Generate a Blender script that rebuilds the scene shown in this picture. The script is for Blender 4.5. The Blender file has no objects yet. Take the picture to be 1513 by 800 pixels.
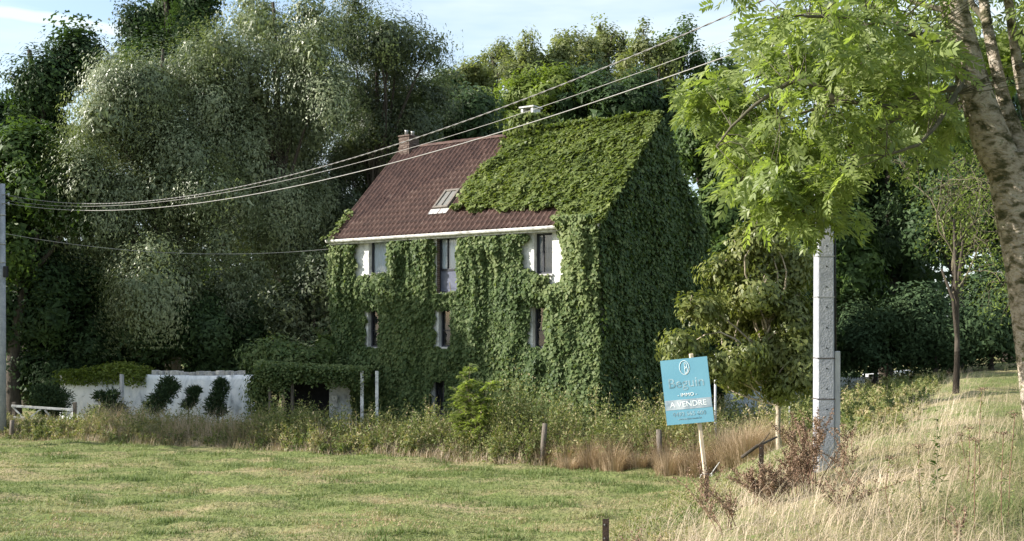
import bpy, math
import numpy as np
from mathutils import Vector, Matrix

R = math.radians
scene = bpy.context.scene
COL = scene.collection

# ------------------------------------------------------------------ camera
F, CX, HY, EYE = 1622.0, 756.5, 490.0, 3.8        # focal length / principal column / horizon row of the photo, eye height
cam_data = bpy.data.cameras.new('camera')
cam = bpy.data.objects.new('camera', cam_data)
COL.objects.link(cam)
cam.location = (0, 0, EYE)
cam.rotation_euler = (R(90), 0, 0)
cam_data.sensor_width = 36.0
cam_data.lens = 36.0 * F / 1513.0
cam_data.shift_y = (HY - 400.0) / 1513.0
cam_data.clip_start = 0.1
cam_data.clip_end = 3000.0
scene.camera = cam

# ------------------------------------------------------------------ light
SUN_AZ = (-1.0, -0.10)          # direction towards the sun in plan
SUN_EL = R(29)
_l = math.hypot(*SUN_AZ)
SUN = Vector((SUN_AZ[0] / _l * math.cos(SUN_EL), SUN_AZ[1] / _l * math.cos(SUN_EL), math.sin(SUN_EL)))
sun_data = bpy.data.lights.new('sun', 'SUN')
sun_data.energy = 5.0
sun_data.angle = R(0.5)
sun_data.color = (1.0, 0.94, 0.85)
sun = bpy.data.objects.new('sun', sun_data)
COL.objects.link(sun)
sun.rotation_euler = SUN.to_track_quat('Z', 'Y').to_euler()
sun.location = (-30, 0, 40)

world = bpy.data.worlds.new('World')
scene.world = world
world.use_nodes = True
wn, wl = world.node_tree.nodes, world.node_tree.links
wn.clear()
w_out = wn.new('ShaderNodeOutputWorld')
w_bg = wn.new('ShaderNodeBackground')
w_bg.inputs['Strength'].default_value = 0.125
sky = wn.new('ShaderNodeTexSky')
sky.sky_type = 'NISHITA'
sky.sun_disc = False
sky.sun_elevation = SUN_EL
sky.sun_rotation = math.atan2(SUN.x, SUN.y)
sky.air_density = 1.0
sky.dust_density = 1.6
sky.ozone_density = 1.6
# thin high cloud and a vapour trail
tc = wn.new('ShaderNodeTexCoord')
mp = wn.new('ShaderNodeMapping')
mp.inputs['Scale'].default_value = (1.4, 1.4, 7.0)
mp.inputs['Rotation'].default_value = (0, R(9), 0)
nz = wn.new('ShaderNodeTexNoise')
nz.inputs['Scale'].default_value = 1.7
nz.inputs['Detail'].default_value = 5
nz.inputs['Roughness'].default_value = 0.55
cr = wn.new('ShaderNodeValToRGB')
cr.color_ramp.elements[0].position = 0.40
cr.color_ramp.elements[0].color = (.16, .16, .16, 1)
cr.color_ramp.elements[1].position = 0.62
wl.new(tc.outputs['Generated'], mp.inputs['Vector'])
wl.new(mp.outputs['Vector'], nz.inputs['Vector'])
wl.new(nz.outputs['Fac'], cr.inputs['Fac'])
d1 = Vector(((0 - CX) / F, 1, (HY - 18) / F)); d2 = Vector(((170 - CX) / F, 1, (HY - 44) / F))
nrm = d1.cross(d2).normalized()
dot = wn.new('ShaderNodeVectorMath'); dot.operation = 'DOT_PRODUCT'
dot.inputs[1].default_value = nrm
wl.new(tc.outputs['Generated'], dot.inputs[0])
nz2 = wn.new('ShaderNodeTexNoise'); nz2.inputs['Scale'].default_value = 22; nz2.inputs['Detail'].default_value = 4
wl.new(tc.outputs['Generated'], nz2.inputs['Vector'])
jit = wn.new('ShaderNodeMath'); jit.operation = 'MULTIPLY_ADD'; jit.inputs[1].default_value = 0.006; jit.inputs[2].default_value = -0.003
wl.new(nz2.outputs['Fac'], jit.inputs[0])
add = wn.new('ShaderNodeMath'); add.operation = 'ADD'
wl.new(dot.outputs['Value'], add.inputs[0]); wl.new(jit.outputs[0], add.inputs[1])
ab = wn.new('ShaderNodeMath'); ab.operation = 'ABSOLUTE'
wl.new(add.outputs[0], ab.inputs[0])
mr = wn.new('ShaderNodeMapRange'); mr.inputs['From Min'].default_value = 0.007; mr.inputs['From Max'].default_value = 0.0025
mr.interpolation_type = 'SMOOTHSTEP'
wl.new(ab.outputs[0], mr.inputs['Value'])
mx = wn.new('ShaderNodeMath'); mx.operation = 'MAXIMUM'
wl.new(cr.outputs['Color'], mx.inputs[0]); wl.new(mr.outputs['Result'], mx.inputs[1])
mul = wn.new('ShaderNodeMath'); mul.operation = 'MULTIPLY'; mul.inputs[1].default_value = 0.85
wl.new(mx.outputs[0], mul.inputs[0])
wmix = wn.new('ShaderNodeMix'); wmix.data_type = 'RGBA'
wmix.inputs[7].default_value = (3.7, 4.15, 4.3, 1)
wl.new(mul.outputs[0], wmix.inputs[0])
wl.new(sky.outputs['Color'], wmix.inputs[6])
wl.new(wmix.outputs[2], w_bg.inputs['Color'])
wl.new(w_bg.outputs['Background'], w_out.inputs['Surface'])

vs = scene.view_settings
vs.view_transform = 'Standard'
vs.look = 'None'
vs.exposure = 1.18
vs.gamma = 1.0
vs.use_curve_mapping = False
scene.cycles.max_bounces = 6
scene.cycles.diffuse_bounces = 3
scene.cycles.glossy_bounces = 2
scene.cycles.transmission_bounces = 4
scene.cycles.transparent_max_bounces = 6

# ------------------------------------------------------------------ helpers
def at(px, py, d):
    """the place d metres ahead that the photo shows at this pixel"""
    return np.array([(px - CX) / F * d, d, EYE + (HY - py) / F * d])

def proj(P):
    P = np.asarray(P)
    return CX + P[..., 0] / P[..., 1] * F, HY - (P[..., 2] - EYE) / P[..., 1] * F

def unit(v):
    v = np.asarray(v, float)
    return v / (np.linalg.norm(v, axis=-1, keepdims=True) + 1e-9)

def _h(ix, iy, seed):
    v = np.sin(ix * 127.1 + iy * 311.7 + seed * 74.7) * 43758.5453
    return v - np.floor(v)

def vnoise(x, y, seed=0):
    x = np.asarray(x, float); y = np.asarray(y, float)
    ix, iy = np.floor(x), np.floor(y)
    fx, fy = x - ix, y - iy
    fx = fx * fx * (3 - 2 * fx); fy = fy * fy * (3 - 2 * fy)
    a = _h(ix, iy, seed) * (1 - fx) + _h(ix + 1, iy, seed) * fx
    b = _h(ix, iy + 1, seed) * (1 - fx) + _h(ix + 1, iy + 1, seed) * fx
    return a * (1 - fy) + b * fy

def fnoise(x, y, seed=0):
    return (vnoise(x, y, seed) + .5 * vnoise(x * 2.1, y * 2.1, seed + 3) + .25 * vnoise(x * 4.3, y * 4.3, seed + 7)) / 1.75

def inpoly(x, y, poly):
    inside = np.zeros(np.shape(x), bool)
    n = len(poly)
    for i in range(n):
        x1, y1 = poly[i]; x2, y2 = poly[(i + 1) % n]
        c = ((y1 > y) != (y2 > y)) & (x < (x2 - x1) * (y - y1) / (y2 - y1 + 1e-12) + x1)
        inside ^= c
    return inside

ORIGIN = {}

def tag(o, label=None, cat=None, group=None, kind=None):
    if label: o['label'] = label
    if cat: o['category'] = cat
    if group: o['group'] = group
    if kind: o['kind'] = kind
    return o

def thing(name, loc, label, cat, group=None):
    o = bpy.data.objects.new(name, None)
    COL.objects.link(o)
    o.location = [float(c) for c in loc]
    o.empty_display_size = 0.2
    ORIGIN[o] = np.array(loc, float)
    return tag(o, label, cat, group)

def link(name, me, mat, parent, base):
    o = bpy.data.objects.new(name, me)
    COL.objects.link(o)
    if mat is not None: me.materials.append(mat)
    if parent is not None:
        o.parent = parent
        ORIGIN[o] = ORIGIN[parent]
    else:
        o.location = [float(c) for c in base]
        ORIGIN[o] = np.array(base, float)
    return o

def bulk(name, V, Fc, mat, parent=None, base=(0, 0, 0), var=None, smooth=False):
    """one mesh from numpy arrays: V (n,3) world points, Fc (m,k) corners, var one value per face"""
    base = ORIGIN[parent] if parent is not None else np.array(base, float)
    V = np.asarray(V, np.float32) - base.astype(np.float32)
    Fc = np.asarray(Fc, np.int32)
    me = bpy.data.meshes.new(name)
    m, k = Fc.shape
    me.vertices.add(len(V)); me.vertices.foreach_set('co', V.ravel())
    me.loops.add(m * k); me.loops.foreach_set('vertex_index', Fc.ravel())
    me.polygons.add(m); me.polygons.foreach_set('loop_start', np.arange(m, dtype=np.int32) * k)
    if var is not None:
        a = me.attributes.new('var', 'FLOAT', 'FACE')
        a.data.foreach_set('value', np.asarray(var, np.float32))
    me.update(calc_edges=True)
    if smooth:
        me.polygons.foreach_set('use_smooth', np.ones(m, bool))
    return link(name, me, mat, parent, base)

class MB:
    """collects boxes, bars and tubes for one mesh"""
    def __init__(s): s.v = []; s.f = []
    def add(s, V, Fs):
        b = len(s.v); s.v += [tuple(float(c) for c in p) for p in V]
        s.f += [tuple(b + i for i in f) for f in Fs]
    def frame_box(s, c, ax, ay, az, sx, sy, sz):
        c, ax, ay, az = (np.asarray(q, float) for q in (c, ax, ay, az))
        V = [c + ax * sx * i / 2 + ay * sy * j / 2 + az * sz * k / 2 for i in (-1, 1) for j in (-1, 1) for k in (-1, 1)]
        s.add(V, [(0, 1, 3, 2), (4, 6, 7, 5), (0, 4, 5, 1), (2, 3, 7, 6), (0, 2, 6, 4), (1, 5, 7, 3)])
        return s
    def box(s, x0, x1, y0, y1, z0, z1):
        return s.frame_box(((x0 + x1) / 2, (y0 + y1) / 2, (z0 + z1) / 2), (1, 0, 0), (0, 1, 0), (0, 0, 1), x1 - x0, y1 - y0, z1 - z0)
    def bar(s, p, q, w, t, up=(0, 0, 1)):
        p, q = np.asarray(p, float), np.asarray(q, float)
        a = unit(q - p); b = np.cross(a, np.asarray(up, float))
        if np.linalg.norm(b) < 1e-4: b = np.cross(a, (1, 0, 0))
        b = unit(b); c = np.cross(b, a)
        return s.frame_box((p + q) / 2, a, b, c, np.linalg.norm(q - p), w, t)
    def tube(s, pts, rad, n=6, cap=True):
        V, Fs = tube_arrays(pts, rad, n)
        b = len(s.v)
        s.add(V, [tuple(f) for f in Fs])
        if cap:
            s.f.append(tuple(b + i for i in range(n))[::-1])
            s.f.append(tuple(b + len(V) - n + i for i in range(n)))
        return s
    def poly(s, V): s.add(V, [tuple(range(len(V)))]); return s
    def build(s, name, mat, parent=None, base=(0, 0, 0), smooth=False, bevel=0.0):
        base = ORIGIN[parent] if parent is not None else np.array(base, float)
        me = bpy.data.meshes.new(name)
        me.from_pydata([tuple(np.array(p) - base) for p in s.v], [], s.f)
        me.update()
        if smooth: me.polygons.foreach_set('use_smooth', np.ones(len(me.polygons), bool))
        o = link(name, me, mat, parent, base)
        if bevel:
            b = o.modifiers.new('bevel', 'BEVEL'); b.width = bevel; b.segments = 2; b.limit_method = 'ANGLE'
        return o

def tube_arrays(pts, rad, n=6):
    pts = np.asarray(pts, float); m = len(pts)
    rad = np.broadcast_to(np.asarray(rad, float), (m,))
    t = np.gradient(pts, axis=0); t = unit(t)
    ref = np.array([1., 0, 0]) if abs(t[:, 0]).mean() < .8 else np.array([0, 1., 0])
    b = unit(np.cross(t, ref)); c = np.cross(t, b)
    a = np.linspace(0, 2 * np.pi, n, endpoint=False)
    V = pts[:, None] + rad[:, None, None] * (np.cos(a)[None, :, None] * b[:, None] + np.sin(a)[None, :, None] * c[:, None])
    i = np.arange(m - 1)[:, None] * n; j = np.arange(n)[None, :]; j2 = (j + 1) % n
    Fs = np.stack([i + j, i + j2, i + n + j2, i + n + j], -1).reshape(-1, 4)
    return V.reshape(-1, 3), Fs

class Tubes:
    def __init__(s): s.V = []; s.F = []; s.n = 0
    def add(s, pts, rad, n=6):
        V, Fs = tube_arrays(pts, rad, n)
        s.V.append(V); s.F.append(Fs + s.n); s.n += len(V)
    def build(s, name, mat, parent, **k):
        return bulk(name, np.concatenate(s.V), np.concatenate(s.F), mat, parent, smooth=True, **k)

def runit(rng, n):
    return unit(rng.normal(size=(n, 3)))

def leaf_tris(P, N, T, L, W):
    """a pointed leaf of one face each"""
    N = unit(N); T = unit(T - N * (T * N).sum(-1, keepdims=True)); B = np.cross(N, T)
    L = np.broadcast_to(L, len(P))[:, None]; W = np.broadcast_to(W, len(P))[:, None]
    V = np.stack([P - B * W * .5 - T * L * .2, P + B * W * .5 - T * L * .2, P + T * L * .8], 1).reshape(-1, 3)
    return V, np.arange(len(P) * 3).reshape(-1, 3)

def leaf_kites(P, N, T, L, W, fold=.12, wide=.42):
    N = unit(N); T = unit(T - N * (T * N).sum(-1, keepdims=True)); B = np.cross(N, T)
    L = np.broadcast_to(L, len(P))[:, None]; W = np.broadcast_to(W, len(P))[:, None]
    V = np.stack([P, P + T * L * wide + B * W * .5 + N * W * fold, P + T * L - N * L * fold, P + T * L * wide - B * W * .5 + N * W * fold], 1).reshape(-1, 3)
    return V, np.arange(len(P) * 4).reshape(-1, 4)

def blades(P, D, Ht, W, bend, seg=3, rng=None):
    """arching grass blades: P roots, D lean direction in plan, Ht height, W width"""
    n = len(P)
    S = np.stack([-D[:, 1], D[:, 0], np.zeros(n)], 1)
    rows = []
    for k in range(seg + 1):
        t = k / seg
        c = P + D * (Ht * bend * t ** 2)[:, None] + np.array([0, 0, 1.]) * (Ht * (t - .35 * bend * t * t))[:, None]
        w = (W * (1 - t) ** .7)[:, None]
        rows += ([c - S * w * .5, c + S * w * .5] if k < seg else [c])
    V = np.stack(rows, 1); m = V.shape[1]
    base = np.arange(n)[:, None] * m
    tri = []
    for k in range(seg):
        a = 2 * k
        if k < seg - 1: tri += [(a, a + 1, a + 3), (a, a + 3, a + 2)]
        else: tri += [(a, a + 1, a + 2)]
    tri = np.array(tri)
    Fs = (base[:, :, None] + tri[None]).reshape(-1, 3)
    return V.reshape(-1, 3), Fs, len(tri)

# ------------------------------------------------------------------ materials
MATS = {}
def new_mat(name):
    m = bpy.data.materials.new(name); m.use_nodes = True
    nt = m.node_tree; nt.nodes.clear()
    out = nt.nodes.new('ShaderNodeOutputMaterial')
    MATS[name] = m
    return m, nt.nodes, nt.links, out

def ramp(n, stops):
    r = n.new('ShaderNodeValToRGB')
    e = r.color_ramp.elements
    while len(e) < len(stops): e.new(0.5)
    for el, (p, c) in zip(e, stops):
        el.position = p; el.color = (*c, 1)
    return r

def leaf_mat(name, stops, trans=.35, rough=.5, spec=.35, tint=(1.25, 1.35, .6)):
    m, n, l, out = new_mat(name)
    a = n.new('ShaderNodeAttribute'); a.attribute_name = 'var'
    r = ramp(n, stops)
    l.new(a.outputs['Fac'], r.inputs['Fac'])
    p = n.new('ShaderNodeBsdfPrincipled')
    p.inputs['Roughness'].default_value = rough
    p.inputs['Specular IOR Level'].default_value = spec
    l.new(r.outputs['Color'], p.inputs['Base Color'])
    if trans > 0:
        t = n.new('ShaderNodeBsdfTranslucent')
        mc = n.new('ShaderNodeMix'); mc.data_type = 'RGBA'; mc.blend_type = 'MULTIPLY'
        mc.inputs[0].default_value = 1; mc.inputs[7].default_value = (*tint, 1)
        l.new(r.outputs['Color'], mc.inputs[6]); l.new(mc.outputs[2], t.inputs['Color'])
        mix = n.new('ShaderNodeMixShader'); mix.inputs[0].default_value = trans
        l.new(p.outputs[0], mix.inputs[1]); l.new(t.outputs[0], mix.inputs[2])
        l.new(mix.outputs[0], out.inputs['Surface'])
    else:
        l.new(p.outputs[0], out.inputs['Surface'])
    return m

def surf_mat(name, stops, scale=8, detail=6, rough=.8, spec=.3, bump=.0, bscale=None, stretch=(1, 1, 1), metal=0, rand=False, coords='Object', distort=0):
    m, n, l, out = new_mat(name)
    tcn = n.new('ShaderNodeTexCoord'); mpn = n.new('ShaderNodeMapping'); mpn.inputs['Scale'].default_value = stretch
    l.new(tcn.outputs[coords], mpn.inputs['Vector'])
    x = n.new('ShaderNodeTexNoise'); x.inputs['Scale'].default_value = scale; x.inputs['Detail'].default_value = detail
    x.inputs['Roughness'].default_value = .62; x.inputs['Distortion'].default_value = distort
    l.new(mpn.outputs['Vector'], x.inputs['Vector'])
    r = ramp(n, stops)
    src = x.outputs['Fac']
    if rand:
        oi = n.new('ShaderNodeObjectInfo'); g = n.new('ShaderNodeNewGeometry')
        s1 = n.new('ShaderNodeMath'); s1.operation = 'ADD'
        l.new(oi.outputs['Random'], s1.inputs[0]); l.new(g.outputs['Random Per Island'], s1.inputs[1])
        s2 = n.new('ShaderNodeMath'); s2.operation = 'FRACT'; l.new(s1.outputs[0], s2.inputs[0])
        s3 = n.new('ShaderNodeMath'); s3.operation = 'MULTIPLY_ADD'; s3.inputs[1].default_value = .2; s3.inputs[2].default_value = -.1
        l.new(s2.outputs[0], s3.inputs[0])
        s4 = n.new('ShaderNodeMath'); s4.operation = 'ADD'; l.new(s3.outputs[0], s4.inputs[0]); l.new(src, s4.inputs[1])
        src = s4.outputs[0]
    l.new(src, r.inputs['Fac'])
    p = n.new('ShaderNodeBsdfPrincipled')
    p.inputs['Roughness'].default_value = rough; p.inputs['Specular IOR Level'].default_value = spec; p.inputs['Metallic'].default_value = metal
    l.new(r.outputs['Color'], p.inputs['Base Color'])
    if bump:
        x2 = n.new('ShaderNodeTexNoise'); x2.inputs['Scale'].default_value = bscale or scale * 3; x2.inputs['Detail'].default_value = 5
        l.new(mpn.outputs['Vector'], x2.inputs['Vector'])
        b = n.new('ShaderNodeBump'); b.inputs['Strength'].default_value = bump; b.inputs['Distance'].default_value = .05
        l.new(x2.outputs['Fac'], b.inputs['Height']); l.new(b.outputs['Normal'], p.inputs['Normal'])
    l.new(p.outputs[0], out.inputs['Surface'])
    return m

def sc(c, k): return tuple(min(1., q * k) for q in c)

M = {}
# foliage
M['willow'] = leaf_mat('willow_leaf', [(0, (.090, .118, .060)), (.5, (.158, .190, .100)), (1, (.265, .295, .172))], .24, .42, .35)
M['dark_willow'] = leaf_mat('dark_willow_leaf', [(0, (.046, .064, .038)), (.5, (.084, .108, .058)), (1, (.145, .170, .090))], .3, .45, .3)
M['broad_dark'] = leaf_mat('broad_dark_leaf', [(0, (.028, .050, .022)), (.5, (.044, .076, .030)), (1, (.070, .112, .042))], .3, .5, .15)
M['broad_mid'] = leaf_mat('broad_mid_leaf', [(0, (.045, .078, .024)), (.5, (.070, .115, .032)), (1, (.108, .160, .045))], .35, .5, .2)
M['lime'] = leaf_mat('lime_leaf', [(0, (.090, .130, .026)), (.5, (.145, .195, .040)), (1, (.205, .250, .070))], .42, .5, .3)
M['poplar'] = leaf_mat('poplar_leaf', [(0, (.115, .140, .060)), (.5, (.185, .210, .092)), (1, (.270, .285, .135))], .45, .5, .25)
M['olive'] = leaf_mat('olive_leaf', [(0, (.085, .108, .028)), (.5, (.145, .168, .046)), (1, (.220, .228, .075))], .35, .45, .45)
M['ash'] = leaf_mat('ash_leaf', [(0, (.125, .168, .050)), (.5, (.195, .248, .075)), (1, (.285, .330, .130))], .5, .46, .4, (1.3, 1.4, .6))
M['vine'] = leaf_mat('vine_leaf', [(0, (.046, .078, .032)), (.5, (.100, .143, .054)), (1, (.200, .235, .100))], .34, .5, .12)
M['roof_vine'] = leaf_mat('roof_vine_leaf', [(0, (.066, .094, .024)), (.5, (.125, .162, .042)), (1, (.215, .245, .080))], .34, .5, .3)
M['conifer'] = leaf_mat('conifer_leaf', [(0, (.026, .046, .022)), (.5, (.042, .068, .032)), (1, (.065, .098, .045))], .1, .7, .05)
M['grass'] = leaf_mat('grass_blade', [(0, (.120, .165, .052)), (.35, (.180, .215, .080)), (.65, (.270, .255, .130)), (1, (.370, .280, .175))], .25, .6, .25, (1.1, 1.2, .7))
M['straw'] = leaf_mat('straw_blade', [(0, (.090, .125, .035)), (.25, (.190, .175, .085)), (.55, (.410, .330, .235)), (1, (.620, .515, .400))], .25, .6, .25, (1.1, 1.05, .8))
M['weed'] = leaf_mat('weed_leaf', [(0, (.085, .120, .036)), (.4, (.165, .195, .068)), (.7, (.260, .250, .115)), (1, (.390, .310, .195))], .3, .6, .25)
M['dock'] = leaf_mat('dock_seed', [(0, (.110, .072, .050)), (.5, (.200, .135, .095)), (1, (.320, .235, .165))], .1, .8, .1)
# stems
M['bark'] = surf_mat('bark', [(.3, (.035, .028, .022)), (.7, (.085, .070, .055))], 6, rough=.9, bump=.6, stretch=(1, 1, .3))
M['ash_bark'] = surf_mat('ash_bark', [(.34, (.050, .052, .028)), (.42, (.120, .108, .068)), (.49, (.290, .245, .195)), (.58, (.390, .345, .290)), (.66, (.120, .125, .062))], 6.5, detail=12, rough=.95, spec=.1, bump=1.0, bscale=22, stretch=(1, 1, 1.5), distort=.35)
M['pale_bark'] = surf_mat('pale_bark', [(.3, (.22, .18, .13)), (.7, (.42, .36, .28))], 9, rough=.9, bump=.4)
M['twig'] = surf_mat('twig', [(.3, (.16, .13, .08)), (.7, (.30, .26, .17))], 9, rough=.9)
# built
M['tile'] = surf_mat('clay_tile', [(.10, (.034, .020, .017)), (.42, (.058, .032, .026)), (.66, (.095, .052, .040)), (.90, (.200, .150, .125))], 5, rough=.75, bump=.3, rand=True)
M['roof_base'] = surf_mat('roof_felt', [(.3, (.05, .03, .025)), (.7, (.10, .055, .04))], 5)
M['white_wall'] = surf_mat('whitewash', [(.30, (.28, .28, .27)), (.45, (.52, .52, .51)), (.65, (.70, .70, .69))], 3.2, rough=.85, bump=.5, bscale=9)
M['garden_white'] = surf_mat('garden_whitewash', [(.33, (.30, .33, .36)), (.45, (.66, .69, .73)), (.58, (.86, .87, .89))], 1.8, rough=.85, bump=.5, bscale=10, stretch=(1, 1, .6), distort=.5)
M['white_paint'] = surf_mat('white_paint', [(.34, (.34, .33, .31)), (.48, (.56, .55, .53)), (.62, (.72, .71, .69))], 6, rough=.6)
M['dark_frame'] = surf_mat('dark_frame_paint', [(.3, (.018, .020, .028)), (.7, (.035, .038, .050))], 6, rough=.45)
M['door_panel'] = surf_mat('door_panel_paint', [(.3, (.07, .08, .12)), (.7, (.12, .13, .18))], 6, rough=.4)
M['brick'] = surf_mat('brick', [(.25, (.070, .052, .044)), (.55, (.125, .090, .074)), (.8, (.22, .18, .155))], 14, rough=.9, bump=.5, rand=True)
M['concrete'] = surf_mat('pole_concrete', [(.25, (.20, .215, .245)), (.5, (.285, .30, .335)), (.75, (.39, .40, .43))], 5, detail=8, rough=.85, bump=.25, bscale=40)
M['stone'] = surf_mat('coping_stone', [(.25, (.25, .25, .25)), (.7, (.55, .54, .52))], 9, rough=.9, bump=.4, rand=True)
M['wood'] = surf_mat('weathered_wood', [(.3, (.075, .062, .05)), (.7, (.18, .155, .13))], 8, rough=.9, bump=.4, stretch=(4, 4, .5))
M['fresh_wood'] = surf_mat('sawn_wood', [(.3, (.48, .38, .27)), (.7, (.66, .55, .42))], 7, rough=.8, bump=.2, stretch=(5, 5, .5))
M['rust'] = surf_mat('rusty_steel', [(.3, (.030, .022, .020)), (.7, (.075, .045, .032))], 30, rough=.8, bump=.3)
M['cable'] = surf_mat('cable_sheath', [(.3, (.24, .23, .22)), (.7, (.34, .33, .32))], 12, rough=.5)
M['cable_dark'] = surf_mat('weathered_cable', [(.3, (.13, .125, .12)), (.7, (.20, .195, .19))], 12, rough=.5)
M['black'] = surf_mat('black_rubber', [(.3, (.010, .010, .011)), (.7, (.022, .022, .024))], 12, rough=.5)
M['grey_plastic'] = surf_mat('grey_plastic', [(.3, (.33, .34, .36)), (.7, (.44, .45, .47))], 4, rough=.5)
M['metal'] = surf_mat('dull_metal', [(.3, (.28, .28, .28)), (.7, (.46, .45, .44))], 10, rough=.45, metal=.6)
M['skyframe'] = surf_mat('skylight_frame', [(.3, (.10, .085, .07)), (.7, (.19, .165, .14))], 10, rough=.55)
M['skypane'] = surf_mat('skylight_pane', [(.3, (.12, .12, .11)), (.7, (.19, .18, .16))], 10, rough=.25)
M['asphalt'] = surf_mat('asphalt', [(.3, (.04, .04, .042)), (.7, (.075, .075, .078))], 30, rough=.9)
M['curtain'] = surf_mat('white_curtain', [(.3, (.62, .64, .70)), (.7, (.80, .82, .86))], 7, rough=.9, stretch=(6, 6, .4))
M['grey_curtain'] = surf_mat('grey_curtain', [(.3, (.10, .11, .13)), (.7, (.34, .36, .40))], 9, rough=.9, stretch=(8, 8, .2))
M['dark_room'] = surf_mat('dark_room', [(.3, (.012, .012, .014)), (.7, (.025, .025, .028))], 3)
M['teal'] = surf_mat('sign_teal', [(.25, (.105, .270, .370)), (.75, (.135, .315, .415))], 2.2, rough=.32, spec=.5)
M['sign_grey'] = surf_mat('sign_grey', [(.35, (.16, .22, .27)), (.65, (.40, .45, .49))], 7, rough=.5)
M['sign_dark'] = surf_mat('sign_faded_ink', [(.38, (.07, .16, .21)), (.62, (.34, .46, .52))], 11, rough=.5)
M['sign_white'] = surf_mat('sign_white', [(.3, (.62, .68, .70)), (.7, (.80, .84, .85))], 9, rough=.5)

def glass_mat(name, refl):
    m, n, l, out = new_mat(name)
    t = n.new('ShaderNodeBsdfTransparent'); t.inputs[0].default_value = (.86, .90, .92, 1)
    g = n.new('ShaderNodeBsdfGlossy'); g.inputs['Roughness'].default_value = .03
    fr = n.new('ShaderNodeFresnel'); fr.inputs['IOR'].default_value = 1.5
    ad = n.new('ShaderNodeMath'); ad.operation = 'ADD'; ad.inputs[1].default_value = refl
    l.new(fr.outputs[0], ad.inputs[0])
    mix = n.new('ShaderNodeMixShader')
    l.new(ad.outputs[0], mix.inputs[0]); l.new(t.outputs[0], mix.inputs[1]); l.new(g.outputs[0], mix.inputs[2])
    l.new(mix.outputs[0], out.inputs['Surface'])
    return m
M['glass'] = glass_mat('window_glass', .03)

def ground_mat():
    m, n, l, out = new_mat('meadow_soil')
    g = n.new('ShaderNodeTexCoord')
    a = n.new('ShaderNodeTexNoise'); a.inputs['Scale'].default_value = .55; a.inputs['Detail'].default_value = 8; a.inputs['Roughness'].default_value = .65
    mp_ = n.new('ShaderNodeMapping'); mp_.inputs['Scale'].default_value = (.5, 1.2, 1)
    l.new(g.outputs['Object'], mp_.inputs['Vector']); l.new(mp_.outputs['Vector'], a.inputs['Vector'])
    r = ramp(n, [(.30, (.090, .120, .035)), (.46, (.140, .165, .058)), (.58, (.220, .200, .100)), (.72, (.300, .235, .145))])
    l.new(a.outputs['Fac'], r.inputs['Fac'])
    b = n.new('ShaderNodeTexNoise'); b.inputs['Scale'].default_value = 9; b.inputs['Detail'].default_value = 6
    l.new(g.outputs['Object'], b.inputs['Vector'])
    bu = n.new('ShaderNodeBump'); bu.inputs['Strength'].default_value = .8; bu.inputs['Distance'].default_value = .08
    l.new(b.outputs['Fac'], bu.inputs['Height'])
    p = n.new('ShaderNodeBsdfPrincipled'); p.inputs['Roughness'].default_value = .95; p.inputs['Specular IOR Level'].default_value = .1
    l.new(r.outputs['Color'], p.inputs['Base Color']); l.new(bu.outputs['Normal'], p.inputs['Normal'])
    l.new(p.outputs[0], out.inputs['Surface'])
    return m
M['ground'] = ground_mat()

# ------------------------------------------------------------------ ground
def bank_s(x, y):
    """metres up the bank from its foot (the bank climbs to the lane on the right)"""
    return ((x - 1.8) * 11 - (y - 20) * 4.7) / 11.962

def gz(x, y, bumps=True):
    x = np.asarray(x, float); y = np.asarray(y, float)
    s = bank_s(x, y)
    s = .5 * (s + np.sqrt(s * s + .12)) - .02
    z = 2.25 * (1 - (1 - np.clip(s / 6.5, 0, 1)) ** 1.7) + .03 * np.clip(s - 6.5, 0, 25)
    if bumps:
        near = np.clip((60 - y) / 15, 0, 1) * np.clip((y + 5) / 5, 0, 1)
        z = z + near * (.10 * (fnoise(x * .55, y * .9, 1) - .5) + .26 * (fnoise(x * 1.1, y * 2.2, 2) - .5))
    return z

def axis(lo, hi, step, far_lo, far_hi):
    a = list(np.arange(lo, hi + step / 2, step))
    d = step
    while a[-1] < far_hi: d *= 1.35; a.append(a[-1] + d)
    d = step
    while a[0] > far_lo: d *= 1.35; a.insert(0, a[0] - d)
    return np.array(a)
gx = axis(-22, 22, .26, -700, 700); gy = axis(4, 42, .26, -60, 1200)
GX, GY = np.meshgrid(gx, gy)
GZ = gz(GX, GY)
nx, ny = len(gx), len(gy)
ii = (np.arange(ny - 1)[:, None] * nx + np.arange(nx - 1)[None]).ravel()
ground = bulk('ground', np.stack([GX.ravel(), GY.ravel(), GZ.ravel()], 1), np.stack([ii, ii + 1, ii + nx + 1, ii + nx], 1), M['ground'], smooth=True)
tag(ground, kind='structure', label='meadow and grassy bank rising to the lane')

# lane along the top of the bank
fd = np.array([4.7, 11]) / 11.962; fn = np.array([11, -4.7]) / 11.962
ts = np.linspace(-25, 130, 60)
V = []; Fs = []
for i, t in enumerate(ts):
    for s in (10.5, 12.2, 14.0):
        p = np.array([1.8, 20]) + fd * t + fn * s
        V.append((p[0], p[1], float(gz(p[0], p[1])) + .05))
for i in range(len(ts) - 1):
    for j in range(2): Fs.append((i * 3 + j, i * 3 + j + 1, i * 3 + j + 4, i * 3 + j + 3))
tag(bulk('road', V, Fs, M['asphalt'], smooth=True), kind='structure', label='narrow asphalt lane along the top of the bank')

def fence_y(x): return 39.8 - 9 / 21.3 * (x + 18.6)

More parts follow.
